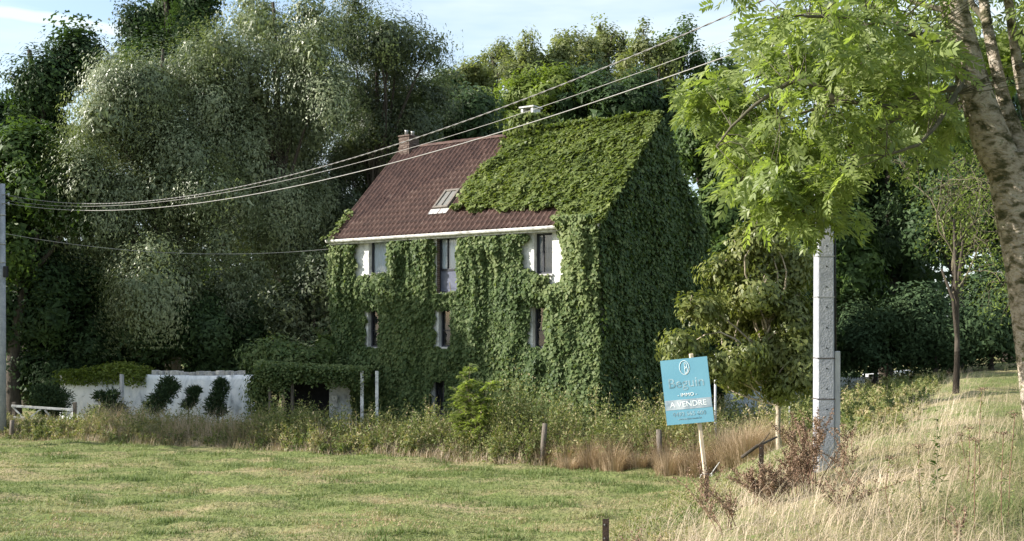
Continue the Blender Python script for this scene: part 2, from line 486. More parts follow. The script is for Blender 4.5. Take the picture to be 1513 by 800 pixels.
# mown meadow grass
rng = np.random.default_rng(11)
n = 330000
y = 17 + 25 * rng.random(n) ** 1.15
x = (rng.random(n) * 2 - 1) * (.5 * y + 1)
k = (bank_s(x, y) < 1.2) & (y < fence_y(x) + 1.5)
x, y = x[k], y[k]; n = len(x)
tuft = np.clip(fnoise(x * .9, y * 2.0, 5) - .60, 0, .2) * 4.5
pat = fnoise(x * .35, y * .8, 21); fine = fnoise(x * 1.7, y * 2.6, 22)
a = rng.random(n) * 2 * np.pi
D = np.stack([np.cos(a), np.sin(a), 0 * a], 1)
Ht = (.035 + .05 * rng.random(n)) * (1 + 2.6 * tuft)
Vb, Fb, tpb = blades(np.stack([x, y, gz(x, y) - .01], 1), D, Ht, .012 + .012 * rng.random(n), .3 + .9 * rng.random(n), seg=1)
var = np.clip(.10 + 1.6 * (pat - .38) + 1.3 * (fine - .45) + .35 * (rng.random(n) - .4) - .55 * np.clip(tuft, 0, .8), 0, 1)
tag(bulk('meadow_grass', Vb, Fb, M['grass'], var=np.repeat(var, tpb)), 'short mown meadow grass with brown patches', 'grass', kind='stuff')

# long dry grass on the bank
n = 130000
y = 5.2 * (52 / 5.2) ** rng.random(n)
x = (rng.random(n) * 2 - 1) * (.5 * y + 1.2)
s = bank_s(x, y)
k = (s > .2) & (s < 10.4) & (rng.random(n) < np.clip(s / 1.6, .25, 1)) & (x > .10 * y - .6)
x, y, s = x[k], y[k], s[k]; n = len(x)
a = rng.normal(.25, 1.3, n)
D = np.stack([np.cos(a), np.sin(a), 0 * a], 1)
lush = .5 * fnoise(x * .5, y * .35, 31) + .5 * fnoise(x * 1.6, y * 1.1, 33)
Ht = (.12 + .50 * rng.random(n) ** 1.4) * (.35 + 1.15 * lush) * np.clip(s / 3.2 + .25, .3, 1.0)
green = np.clip((s - 5.7) / 1.2, 0, 1) * .5 + np.clip(1.6 - s, 0, 1) * .3 + np.clip((y - 17) / 9, 0, 1) * np.clip((5.4 - s) / 2, 0, 1) * .4
var = np.clip(.58 + .6 * (rng.random(n) - .5) + .9 * (fnoise(x * .8, y * .6, 34) - .5) - green, 0, 1)
Vb, Fb, tpb = blades(np.stack([x, y, gz(x, y) - .02], 1), D, Ht, .0035 + .005 * rng.random(n), .3 + 2.0 * rng.random(n), seg=3)
tag(bulk('dry_bank_grass', Vb, Fb, M['straw'], var=np.repeat(var, tpb)), 'long bleached dry grass on the bank below the lane', 'grass', kind='stuff')

# weeds: upright stems with leaves, and dry grass between
def weeds(name, x, y, Ht, dry, mat, label, seed, leaves=27, width=.12, leafL=.125):
    rng = np.random.default_rng(seed)
    n = len(x); z = gz(x, y) - .03
    lean = rng.normal(0, .12, (n, 2))
    Vs, Fs_, var, off = [], [], [], 0
    # stems as narrow blades
    a = rng.random(n) * 6.283
    Vb, Fb, tpb = blades(np.stack([x, y, z], 1), np.stack([np.cos(a), np.sin(a), 0 * a], 1), Ht, np.full(n, .018), np.abs(lean[:, 0]) * 2, seg=2)
    Vs.append(Vb); Fs_.append(Fb); var.append(np.repeat(np.clip(dry + .2, 0, 1), tpb)); off += len(Vb)
    m = n * leaves
    i = np.repeat(np.arange(n), leaves)
    t = rng.random(m) ** .8
    rad = width * (1.1 - t) * Ht[i] * 1.6
    P = np.stack([x[i] + lean[i, 0] * t + rng.normal(0, 1, m) * rad, y[i] + lean[i, 1] * t + rng.normal(0, 1, m) * rad, z[i] + t * Ht[i]], 1)
    N = runit(rng, m) + np.array([0, 0, .5]); T = rng.normal(size=(m, 3)) + np.array([0, 0, .5])
    L = leafL * (.6 + .8 * rng.random(m)) * (1.2 - .6 * t)
    Vl, Fl = leaf_tris(P, N, T, L, L * .42)
    Vs.append(Vl); Fs_.append(Fl + off); off += len(Vl)
    var.append(np.clip(dry[i] + .22 * rng.normal(size=m) + .12 * (t - .4), 0, 1))
    return tag(bulk(name, np.concatenate(Vs), np.concatenate(Fs_), mat, var=np.concatenate(var)), label, 'weeds', kind='stuff')

def rough_grass(name, x, y, Ht, var, label, seed, w=.014):
    rng = np.random.default_rng(seed); n = len(x)
    a = rng.random(n) * 6.283
    Vb, Fb, tpb = blades(np.stack([x, y, gz(x, y) - .03], 1), np.stack([np.cos(a), np.sin(a), 0 * a], 1), Ht, w * (.6 + .8 * rng.random(n)), .15 + .7 * rng.random(n), seg=2)
    return tag(bulk(name, Vb, Fb, M['straw'], var=np.repeat(var, tpb)), label, 'grass', kind='stuff')

nc = 640
cx_ = -24 + 29.5 * rng.random(nc); cy_ = fence_y(cx_) - .2 + 2.8 * rng.random(nc)
hn = .5 * fnoise(cx_ * .45, cy_ * .3, 41) + .5 * rng.random(nc)
ch_ = (.45 + .95 * hn) * np.where(cx_ > -.6, 1.55, 1.0) * np.clip((cy_ - fence_y(cx_) + .8) / 1.6, .35, 1) * np.where(cx_ < -15.2, .5, np.where(cx_ < -8.5, .78, 1))
q = np.repeat(np.arange(nc), 9); n = len(q)
off_ = rng.normal(0, .17, (n, 2)); x = cx_[q] + off_[:, 0]; y = cy_[q] + off_[:, 1] * .8
Ht = 1.42 * ch_[q] * np.clip(1.15 - 1.7 * np.hypot(off_[:, 0], off_[:, 1]), .35, 1) * rng.uniform(.8, 1.15, n)
dry = np.clip((.15 + .5 * rng.random(nc))[q] + .1 * rng.normal(size=n), 0, 1)
weeds('tall_weeds', x, y, Ht, dry, M['weed'], 'tall tangled weeds along the field fence before the house', 42)
n = 46000
x = -24 + 30 * rng.random(n); y = fence_y(x) - .6 + 2.8 * rng.random(n)
hn = .4 * fnoise(x * .5, y * .3, 43) + .6 * np.clip(fnoise(x * 1.5, y * 1.2, 49) * 2 - .5, 0, 1.3)
Ht = (.25 + 1.15 * rng.random(n) ** 1.5) * (.25 + 1.45 * hn) * np.clip((y - fence_y(x) + .9) / 1.6, .2, 1) * np.where(x < -15.2, .5, 1)
rough_grass('rough_grass', x, y, Ht, np.clip(.12 + .85 * fnoise(x * .9, y * .7, 48) + .3 * (rng.random(n) - .5), 0, .85), 'dry rough grass among the weeds along the field fence', 43, .013)
n = 420
x = -22 + 27 * rng.random(n); y = fence_y(x) + .1 + 2.2 * rng.random(n)
rough_grass('dry_stalks', x, y, (.8 + .8 * rng.random(n)) * np.where(x < -15.2, .5, 1), np.clip(.6 + .2 * rng.normal(size=n), 0, 1), 'tall dry stalks standing out of the weeds', 40, .022)
# russet dry grass under the sign and around it
M['russet'] = leaf_mat('russet_blade', [(0, (.210, .170, .090)), (.5, (.400, .305, .205)), (1, (.590, .475, .350))], .25, .65, .15, (1.1, 1.0, .8))
nt_ = 46
tx = .8 + 6.2 * rng.random(nt_); ty = fence_y(tx) - 1.0 + 1.9 * rng.random(nt_)
th_ = rng.uniform(.6, 1.5, nt_) * np.clip(.55 + .25 * (tx - .8), .55, 1)
q = rng.integers(0, nt_, 26000); n = len(q)
a = rng.random(n) * 6.283; rr = .30 * np.sqrt(rng.random(n)) * (.6 + .6 * th_[q])
x = tx[q] + np.cos(a) * rr; y = ty[q] + np.sin(a) * rr
D = np.stack([np.cos(a), np.sin(a), 0 * a], 1)
Vb, Fb, tpb = blades(np.stack([x, y, gz(x, y) - .03], 1), D, th_[q] * rng.uniform(.45, 1.1, n), .006 + .009 * rng.random(n), .15 + .9 * rng.random(n) * (rr * 2.2 + .3), seg=2)
tag(bulk('russet_grass', Vb, Fb, M['russet'], var=np.repeat(np.clip(.45 + .22 * rng.normal(size=n) + .2 * (rng.random(nt_)[q] - .5), 0, 1), tpb)), 'standing russet dry grass tussocks behind the estate sign', 'grass', kind='stuff')
# green weeds on the slope behind the pole and small tree
n = 4200
x = 4.5 + 17 * rng.random(n); y = 19 + 28 * rng.random(n)
s = bank_s(x, y)
k = (s > -.5) & (s < 5.0) & (x > .30 * y); x, y, s = x[k], y[k], s[k]; n = len(x)
Ht = (.45 + 1.1 * rng.random(n)) * (.4 + 1.0 * fnoise(x * .8, y * .6, 46)) * np.clip(1.15 - s * .2, .25, 1)
weeds('slope_weeds', x, y, Ht, np.clip(fnoise(x * .5, y * .5, 47) * 1.1 - .1, 0, 1), M['weed'], 'green and brown weeds on the slope behind the concrete pole', 48, 40)

n = 1500
x = 3.2 + 10 * rng.random(n); y = 31 + 9.5 * rng.random(n)
k = (bank_s(x, y) < 1.5) & (x > 3.4 + (y - 34.5) * .7); x, y = x[k], y[k]; n = len(x)
weeds('corner_weeds', x, y, (.8 + .8 * rng.random(n)) * (.6 + .8 * fnoise(x * .6, y * .5, 56)), np.clip(fnoise(x * .5, y * .5, 57) - .1, 0, .8), M['weed'], 'green weeds before the low wall beside the house', 58, 40)
# low mixed weeds at the foot of the bank
n = 2600
y = 8.5 * (20 / 8.5) ** rng.random(n); s = .1 + 3.3 * rng.random(n)
x = 1.8 + (y - 20) * 4.7 / 11 + s * 11.962 / 11
k = (x > .07 * y) & (x < .36 * y); x, y, s = x[k], y[k], s[k]; n = len(x)
weeds('bank_weeds', x, y, (.08 + .22 * rng.random(n)) * (.5 + fnoise(x * 1.2, y * .9, 51)), np.clip(fnoise(x * .9, y * .7, 52) * 1.3 - .2, 0, 1), M['weed'], 'low green and brown weeds along the foot of the bank', 53, 30, .3, .05)

# ------------------------------------------------------------------ house
P0 = np.array([-6.45, 40.8, 0.]); P1 = np.array([2.75, 34.5, 0.])
UL = np.linalg.norm(P1 - P0)
DU = (P1 - P0) / UL                                   # along the facade, to the right
DW = np.array([-DU[1], DU[0], 0.])                    # into the house
UP = np.array([0, 0, 1.])
DEP, EAVE, RIDGE = 7.6, 7.46, 11.1
def H(u, w, z):
    u, w, z = np.broadcast_arrays(np.asarray(u, float), np.asarray(w, float), np.asarray(z, float))
    return P0 + u[..., None] * DU + w[..., None] * DW + z[..., None] * UP
def fac(px, py):
    """facade coordinates of a photo pixel"""
    k = (px - CX) / F
    u = (k * P0[1] - P0[0]) / (DU[0] - k * DU[1])
    return u, EYE + (HY - py) / F * (P0[1] + u * DU[1])

house = thing('old_house', (P0 + P1) / 2 + DW * DEP / 2, 'tall old house smothered in climbing vine with red tiled roof', 'house')
px_open = [(545, 576, 353, 405, 'up'), (645, 679, 351, 433, 'door'), (789, 816, 345, 405, 'up3'),
           (544, 575, 457, 513, 'mid'), (648, 680, 456, 513, 'mid'), (787, 817, 453, 515, 'mid'),
           (639, 672, 559, 640, 'ground')]
OPEN = []
for (a, b, c, d, kind) in px_open:
    u0, z1 = fac(a, c); u1, _ = fac(b, c); _, z0 = fac((a + b) / 2, d)
    OPEN.append((u0, u1, max(z0, .02), z1, kind))
us = sorted({0., UL, *[o[0] for o in OPEN], *[o[1] for o in OPEN]}); zs = sorted({0., EAVE, *[o[2] for o in OPEN], *[o[3] for o in OPEN]})
wall = MB()
for i in range(len(us) - 1):
    for j in range(len(zs) - 1):
        uc, zc = (us[i] + us[i + 1]) / 2, (zs[j] + zs[j + 1]) / 2
        if any(o[0] < uc < o[1] and o[2] < zc < o[3] for o in OPEN): continue
        wall.poly(H([us[i], us[i + 1], us[i + 1], us[i]], 0, [zs[j], zs[j], zs[j + 1], zs[j + 1]]))
for (u0, u1, z0, z1, kd) in OPEN:                     # reveals of each opening
    g = .32
    wall.poly(H([u0, u0, u0, u0], [0, g, g, 0], [z0, z0, z1, z1])); wall.poly(H([u1, u1, u1, u1], [g, 0, 0, g], [z0, z0, z1, z1]))
    wall.poly(H([u0, u1, u1, u0], [0, 0, g, g], z1)); wall.poly(H([u0, u0, u1, u1], [0, g, g, 0], z0))
for u in (0, UL):
    wall.poly(H(u, [0, DEP, DEP, DEP / 2, 0], [0, 0, EAVE, RIDGE, EAVE]))
wall.poly(H([UL, 0, 0, UL], DEP, [0, 0, EAVE, EAVE]))
wall.build('wall', M['white_wall'], house)
for (u0, u1, z0, z1, kd) in OPEN:
    win = MB(); g = .16; t = .065; w_ = (u1 - u0)
    def rect(m, a, b, c, d, w0, w1): m.frame_box(H((a + b) / 2, (w0 + w1) / 2, (c + d) / 2), DU, DW, UP, b - a, w1 - w0, d - c)
    e = .004
    rect(win, u0 + e, u0 + t, z0 + e, z1 - e, g, g + .07); rect(win, u1 - t, u1 - e, z0 + e, z1 - e, g, g + .07)
    rect(win, u0 + t, u1 - t, z1 - t, z1 - e, g, g + .07); rect(win, u0 + t, u1 - t, z0 + e, z0 + t, g, g + .07)
    um = u0 + w_ * .36
    if kd in ('up3',):
        rect(win, um - .025, um + .025, z0 + t, z1 - t, g + .004, g + .064)
    zsplit = z0 + (z1 - z0) * .42
    if kd in ('mid',): rect(win, u0 + t, u1 - t, zsplit, zsplit + .03, g + .004, g + .064)
    if kd in ('door', 'ground'):
        rect(win, u0 + t, u1 - t, zsplit - .05, zsplit + .03, g - .005, g + .075)
        rect(win, um - .02, um + .02, zsplit + .03, z1 - t, g + .004, g + .064)
    wo = win.build('window' if kd != 'ground' else 'door', M['dark_frame'], house, bevel=.006)
    lo = z0 + t
    if kd in ('door', 'ground'):
        pm = MB(); rect(pm, u0 + t, u1 - t, z0 + t, zsplit - .05, g + .02, g + .05)
        rect(pm, u0 + t + .1, u1 - t - .1, z0 + t + .1, zsplit - .15, g + .01, g + .04)
        pm.build('panel', M['door_panel'] if kd == 'door' else M['dark_frame'], wo); lo = zsplit + .03
    MB().poly(H([u0 + t, u1 - t, u1 - t, u0 + t], g + .035, [lo, lo, z1 - t, z1 - t])).build('pane', M['glass'], wo)
    cm = MB(); nseg = 18                               # gathered curtains; lower windows get a near-black sheet painted as room dark
    cu = np.linspace(u0 + .01, u1 - .01, nseg + 1)
    for q in range(nseg):
        wv = [.24 + .018 * math.sin(cu[q] * 38), .24 + .018 * math.sin(cu[q + 1] * 38)]
        cm.poly(H([cu[q], cu[q + 1], cu[q + 1], cu[q]], [wv[0], wv[1], wv[1], wv[0]], [z0 + .01, z0 + .01, z1 - .01, z1 - .01]))
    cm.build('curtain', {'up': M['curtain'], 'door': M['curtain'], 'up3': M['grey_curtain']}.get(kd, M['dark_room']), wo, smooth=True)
    if kd != 'ground':
        sm = MB(); rect(sm, u0 - .04, u1 + .04, z0 - .07, z0 - .004, -.06, .15)
        sm.build('sill', M['stone'], wo, bevel=.01)
    if kd in ('up', 'door', 'up3'):
        sm = MB(); rect(sm, u0 - .12, u1 + .12, z1 + .004, z1 + .16, -.012, .05)
        sm.build('lintel', M['wood'], wo, bevel=.008)
    if kd == 'door':                                   # the bare brick jamb
        nb = int((z1 - z0) / .068)
        bm_ = bpy.data.meshes.new('jamb_brick')
        b0 = MB().frame_box((0, 0, 0), DU, DW, UP, .03, .13, .058)
        for q in range(nb):
            me = bm_ if q else None
            if q == 0:
                bm_.from_pydata(b0.v, [], b0.f); bm_.materials.append(M['brick'])
            o = bpy.data.objects.new('brick', bm_); COL.objects.link(o); o.parent = wo
            o.location = H(u0 + .016, .085, z0 + .034 + q * .068) - ORIGIN[house] + rng.normal(0, .002, 3)

# roof
SW, SZ = DEP / 2 + .28, (RIDGE - EAVE) / (DEP / 2) * (DEP / 2 + .28)
SL = math.hypot(SW, SZ)
DS = (DW * SW + UP * SZ) / SL                          # up the front slope
DN = unit(np.cross(DU, DS))                            # out of the front slope
U0R, U1R = -.22, UL + .16
def RF(u, t):                                          # front slope: u along, t metres up from the eave edge
    u, t = np.broadcast_arrays(np.asarray(u, float), np.asarray(t, float))
    return H(0, -.28, RIDGE - SZ) + u[..., None] * DU + t[..., None] * DS
RF_ = lambda u, t, h: RF(u, t) + h * DN
rf = MB()
th = .10
for sgn in (0, 1):
    def Q(u, t, h):
        p = RF_(u, t, h)
        if sgn:                                        # mirrored about the ridge
            wv = (p - P0) @ DW; p = p + DW * (DEP - 2 * wv)
        return p
    a = [Q(U0R, 0, -th), Q(U1R, 0, -th), Q(U1R, SL, -th), Q(U0R, SL, -th), Q(U0R, 0, 0), Q(U1R, 0, 0), Q(U1R, SL, 0), Q(U0R, SL, 0)]
    rf.add(a, [(0, 1, 2, 3), (4, 5, 6, 7), (0, 1, 5, 4), (1, 2, 6, 5), (3, 0, 4, 7)])
roof = rf.build('roof', M['roof_base'], house)

BARE = [(460, 352), (575, 215), (590, 196), (758, 190), (756, 206), (741, 224), (728, 240), (706, 256), (694, 270), (688, 284), (686, 298), (668, 311), (700, 314), (740, 312), (790, 310), (826, 308), (830, 330), (800, 340), (500, 360)]
TW, TL = .205, .33
def tile_shape():
    xs = np.linspace(0, TW + .012, 9)
    xs = np.array([0, .022, .044, .058, .076, .10, .135, .175, TW + .010])
    prof = np.array([.004, .036, .068, .076, .070, .048, .022, .006, .004]) + .004
    V = []
    for (yy, dz) in ((-.03, .007), (TL + .05, -.003)):
        V += [(xx, yy, zz + dz) for xx, zz in zip(xs, prof)]
    V += [(xx, -.03, zz + .007 - .008) for xx, zz in zip(xs, prof)]
    Fs = [(i, i + 1, 10 + i, 9 + i) for i in range(8)] + [(18 + i, 19 + i, i + 1, i) for i in range(8)]
    return np.array(V), Fs
tv, tf = tile_shape()
tile_me = bpy.data.meshes.new('tile'); tile_me.from_pydata([tuple(p) for p in tv], [], tf); tile_me.materials.append(M['tile'])
tile_me.polygons.foreach_set('use_smooth', np.array([True] * 8 + [False] * 8))
spots = []
for i in range(int((U1R - U0R) / TW)):
    for j in range(int(SL / TL)):
        c = RF(U0R + i * TW + TW / 2, j * TL + TL / 2); a, b = proj(c)
        jx = 14 * (vnoise(i * .9, j * .6, 61) - .5)
        if inpoly(np.array(a + jx - 10), np.array(b - 2), BARE): spots.append((np.linalg.norm(c), i, j))
spots.sort()
rot = Matrix(((DU[0], DS[0], DN[0]), (DU[1], DS[1], DN[1]), (DU[2], DS[2], DN[2])))
rest = MB()
for q, (_, i, j) in enumerate(spots):
    o3 = RF_(U0R + i * TW + rng.normal(0, .004), j * TL + rng.normal(0, .008), .004 + abs(rng.normal(0, .004))) - ORIGIN[house]
    m3 = rot @ Matrix.Rotation(rng.normal(0, .012), 3, 'Z') @ Matrix.Rotation(rng.normal(0, .012), 3, 'X')
    if q < 300:
        o = bpy.data.objects.new('tile', tile_me); COL.objects.link(o); o.parent = roof
        o.matrix_basis = Matrix.Translation(Vector(o3)) @ m3.to_4x4()
    else:
        rest.add(tv @ np.array(m3).T + o3 + ORIGIN[house], tf)
if rest.v:
    o = rest.build('tile_field', M['tile'], roof); o['kind'] = 'stuff'
# ridge tiles on the bare part
u = U0R
while u < 4.9:
    m_ = MB(); a = np.linspace(0, math.pi, 7)
    top = H(0, DEP / 2, RIDGE + .02)
    for (uu, rr) in ((u, .13), (u + .40, .118)):
        m_.v += [tuple(top + DU * uu - DW * rr * math.cos(q) + UP * (rr * .95 * math.sin(q) - .03)) for q in a]
    m_.f = [(i, i + 1, 8 + i, 7 + i) for i in range(6)] + [tuple(range(7))]
    m_.build('ridge_tile', M['tile'], roof)
    u += .385
# slipped / replaced pale tiles
for (px, py) in ((700, 237), (659, 243), (604, 279), (671, 276)):
    pass
# gutter and fascia
gm = MB()
ge = RF_(U0R - .03, 0, 0); 
aa = np.linspace(math.pi * .95, math.pi * 2.05, 8)
for uu in (U0R - .05, U1R):
    c = H(uu, -.35, RIDGE - SZ - .03)
    gm.v += [tuple(c + DW * .085 * math.cos(q) + UP * .10 * math.sin(q)) for q in aa]
gm.f = [(i, i + 1, 9 + i, 8 + i) for i in range(7)] + [tuple(range(8)), tuple(range(15, 7, -1))]
gm.build('gutter', M['white_paint'], house)
gm = MB(); gm.frame_box(H((U0R + U1R) / 2, -.13, RIDGE - SZ - .155), DU, DW, UP, U1R - U0R - .02, .26, .05)
gm.frame_box(H((U0R + U1R) / 2, -.262, RIDGE - SZ - .10), DU, DW, UP, U1R - U0R - .02, .02, .17)
gm.build('fascia', M['white_paint'], house)
# skylight
def roof_at(px, py):
    o = np.array([0, 0, EYE]); r = np.array([(px - CX) / F, 1, (HY - py) / F])
    q = RF(0, 0); k = ((q - o) @ DN) / (r @ DN); p = o + r * k - q
    return p @ DU, p @ DS
su0, st0 = roof_at(641, 312); su1, st1 = roof_at(676, 287)
su0, su1 = su0, su0 + .68; st1 = st0 + 1.05
sk = MB()
def slab(m, a, b, c, d, h0, h1): m.frame_box(RF_((a + b) / 2, (c + d) / 2, (h0 + h1) / 2), DU, DS, DN, b - a, d - c, h1 - h0)
slab(sk, su0, su0 + .09, st0, st1, .02, .16); slab(sk, su1 - .09, su1, st0, st1, .02, .16)
slab(sk, su0 + .09, su1 - .09, st0, st0 + .1, .02, .155); slab(sk, su0 + .09, su1 - .09, st1 - .1, st1, .02, .155)
slab(sk, (su0 + su1) / 2 - .015, (su0 + su1) / 2 + .015, st0 + .1, st1 - .1, .10, .15)
sko = sk.build('skylight', M['skyframe'], house, bevel=.008)
g_ = MB(); slab(g_, su0 + .09, su1 - .09, st0 + .1, st1 - .1, .09, .12); g_.build('pane', M['skypane'], sko)
g_ = MB(); slab(g_, su0 - .08, su1 + .08, st0 - .28, st0 - .01, .065, .085); g_.build('flashing', M['stone'], sko)
# brick chimney on the left gable
def chimney(u, w, sx, sy, z0, z1):
    m_ = MB(); rows = int((z1 - z0) / .085)
    m_.frame_box(H(u, w, (z0 + z1) / 2), DU, DW, UP, sx, sy, z1 - z0)
    ch = m_.build('chimney', M['brick'], house)
    bm_ = bpy.data.meshes.new('brick'); b0 = MB().frame_box((0, 0, 0), DU, DW, UP, .21, .02, .065); bm_.from_pydata(b0.v, [], b0.f); bm_.materials.append(M['brick'])
    bm2 = bpy.data.meshes.new('brick'); b0 = MB().frame_box((0, 0, 0), DU, DW, UP, .02, .21, .065); bm2.from_pydata(b0.v, [], b0.f); bm2.materials.append(M['brick'])
    for r in range(rows):
        z = z0 + .04 + r * .085
        for (me, cnt, face) in ((bm_, int(sx / .225), 0), (bm2, int(sy / .225), 1)):
            for q in range(cnt):
                off = (q - (cnt - 1) / 2) * .225 + (.05 if r % 2 else -.05)
                o = bpy.data.objects.new('brick', me); COL.objects.link(o); o.parent = ch
                p = H(u + off, w - sy / 2 - .004, z) if face == 0 else H(u + sx / 2 + .004, w + off, z)
                o.location = p - ORIGIN[house] + rng.normal(0, .003, 3)
    return ch
ch = chimney(.28, DEP / 2 - .05, .50, .62, RIDGE - .9, RIDGE + .42)
c = MB(); c.frame_box(H(.28, DEP / 2 - .05, RIDGE + .45), DU, DW, UP, .58, .70, .06); c.build('cap', M['brick'], ch, bevel=.01)
for q, dw in enumerate((-.16, .16)):
    p = H(.28 + .05 * q, DEP / 2 - .05 + dw, RIDGE + .48)
    MB().tube([p, p + UP * .16, p + UP * .2], [.075, .065, .08], 10).build('chimney_pot', M['metal'], ch, smooth=True)
# overgrown chimney with a slab cap on the ridge
cu = 6.05
ch2 = MB().frame_box(H(cu, DEP / 2, RIDGE - .1), DU, DW, UP, .62, .6, 1.5).build('chimney', M['brick'], house)
for q in (-.22, .22): MB().frame_box(H(cu + q, DEP / 2, RIDGE + .78), DU, DW, UP, .09, .5, .26).build('cap_support', M['white_paint'], ch2)
MB().frame_box(H(cu, DEP / 2, RIDGE + .945), DU, DW, UP, .66, .6, .06).build('cap', M['stone'], ch2, bevel=.01)

# ------------------------------------------------------------------ climbing vine on the house
vine = thing('climbing_vine', H(UL / 2, -.3, 0), 'green climbing vine covering the walls and half the roof of the house', 'vine')
rng = np.random.default_rng(77)
HOLES = []
for (a, b, c, d) in [(551, 577, 355, 404), (528, 552, 357, 408), (643, 679, 352, 432), (786, 816, 346, 404), (774, 790, 358, 398), (812, 834, 346, 418),
                     (541, 563, 457, 513), (644, 668, 456, 513), (783, 808, 453, 515), (640, 660, 562, 640), (548, 582, 345, 356), (648, 680, 343, 354), (782, 830, 334, 348)]:
    HOLES.append((a, b, c, d))
def vine_sheet(P, out, thick, L, var, rng, down=None, tilt=.45):
    n = len(P)
    h = .05 + thick * rng.random(n) ** .6
    P = P + out * h[:, None]
    N = out + UP * tilt + rng.normal(0, .40, (n, 3))
    T = (down if down is not None else -UP) + rng.normal(0, .5, (n, 3))
    L = L * (.65 + .7 * rng.random(n))
    return leaf_kites(P, N, T, L, L * .85, .10, .38)
# facade
n = 95000
u = -.16 + (UL + .3) * rng.random(n); z = .0 + (EAVE + .02) * rng.random(n)
P = H(u, 0, z); a, b = proj(P)
ja = a + 7 * (vnoise(u * 4, z * 4, 81) - .5); jb = b + 8 * (vnoise(u * 4, z * 4, 82) - .5)
k = np.ones(n, bool)
for (x0, x1, y0, y1) in HOLES: k &= ~((ja > x0) & (ja < x1) & (jb > y0) & (jb < y1))
k &= (z < 6.98 + .06 * vnoise(u * 3, z * 0, 80)) | (a > 818 + 30 * (vnoise(z * 3, u * 3, 79) - .5))
u, z, P = u[k], z[k], P[k]; n = len(u)
cl = fnoise(u * 1.7, z * .75, 83); streak = vnoise(u * 6.5, z * .45, 84)
hole_d = np.ones(n)
a, b = proj(P)
for (x0, x1, y0, y1) in HOLES:
    dx = np.maximum(np.maximum(x0 - a, a - x1), 0); dy = np.maximum(np.maximum(y0 - b, b - y1), 0)
    hole_d = np.minimum(hole_d, np.clip(np.hypot(dx, dy) / 16, 0, 1))
thick = (.07 + .50 * np.clip(cl - .28, 0, 1) * 1.3 + np.clip((z - 4.6) / .6, 0, 1) * .34 * np.clip(streak - .35, 0, 1) + np.clip((z - 6.2) / .5, 0, 1) * .12 + np.where(u > 9.6, .14, 0)) * (.25 + .75 * hole_d)
thick = np.where((z > 6.7) & (a < 815), np.minimum(thick, .3), thick)
V, Fs = vine_sheet(P, -DW, thick, .125, None, rng)
var = np.clip(.42 + .55 * (fnoise(u * .8, z * .8, 85) - .5) + .3 * rng.normal(size=n) * .6 + np.clip((z - 4.6) / .6, 0, 1) * (.10 + .3 * (streak - .45)) + np.where(u > 9, .15, 0), 0, 1)
bulk('facade_foliage', V, Fs, M['vine'], vine, var=var)['kind'] = 'stuff'
# gable
n = 46000
w = -.25 + (DEP + .5) * rng.random(n); z = (RIDGE + .05) * rng.random(n)
k = z < EAVE + (RIDGE - EAVE) * (1 - np.abs(w - DEP / 2) / (DEP / 2)) + .12
w, z = w[k], z[k]; n = len(w)
thick = .08 + .55 * np.clip(fnoise(w * 1.1, z * .7, 86) - .25, 0, 1)
V, Fs = vine_sheet(H(UL + .02, w, z), DU, thick, .14, None, rng)
bulk('gable_foliage', V, Fs, M['vine'], vine, var=np.clip(.35 + .25 * rng.normal(size=n), 0, 1))['kind'] = 'stuff'
# roof
n = 80000
u = U0R - .05 + (U1R - U0R + .25) * rng.random(n); t = -.15 + (SL + .25) * rng.random(n)
P = RF(u, t); a, b = proj(P)
colw = np.sin(2 * np.pi * (u - U0R) / TW)
ja = a + 16 * (fnoise(u * 2.2, t * 2.2, 91) - .5) + 3 * colw; jb = b + 10 * (vnoise(u * 4.2, t * .6, 92) - .5) * 1.4
k = ~inpoly(ja, jb, BARE)
edge = inpoly(ja + 20, jb + 10, BARE) | inpoly(ja - 20, jb + 8, BARE)
k &= ~(edge & (rng.random(n) < .45))
strag = (a < 530) & (rng.random(n) < .12) & (b > 312) & (u < .1)
k |= strag
k &= (a > 505) | strag
k &= (t > .10) | (a > 822) | strag
u, t, P = u[k], t[k], P[k]; n = len(u)
cl = fnoise(u * 1.3, t * 1.6, 93); cl2 = vnoise(u * 4.2, t * 1.5, 94)
V, Fs = vine_sheet(P, DN, .05 + .30 * np.clip(cl - .3, 0, 1) + .14 * cl2, .15, None, rng, -DS, .35)
var = np.clip(.45 + .7 * (fnoise(u * .6, t * .6, 95) - .5) + .2 * rng.normal(size=n) + .08 * (cl2 - .5), 0, 1)
bulk('roof_foliage', V, Fs, M['roof_vine'], vine, var=var)['kind'] = 'stuff'
# round the slab-capped chimney and along the ridge
n = 3600
q = rng.normal(size=(n, 3)) * np.array([.36, .33, .55])
P = H(cu + q[:, 0], DEP / 2 + q[:, 1], RIDGE + .15 + np.minimum(q[:, 2], .5))
V1, F1 = leaf_kites(P, unit(q) @ np.stack([DU, DW, UP]) + rng.normal(0, .4, (n, 3)), -UP + rng.normal(0, .5, (n, 3)), .15, .13)
n2 = 5200
u = 5.0 + (UL + .1 - 5.2) * rng.random(n2)
P = H(u, DEP / 2 + rng.normal(0, .12, n2), RIDGE + .05 + .28 * rng.random(n2) * fnoise(u * 1.5, u * 0, 96))
V2, F2 = leaf_kites(P, UP + rng.normal(0, .6, (n2, 3)), rng.normal(size=(n2, 3)), .16, .14)
bulk('ridge_foliage', np.concatenate([V1, V2]), np.concatenate([F1, F2 + len(V1)]), M['roof_vine'], vine, var=np.clip(.4 + .25 * rng.normal(size=n + n2), 0, 1))['kind'] = 'stuff'
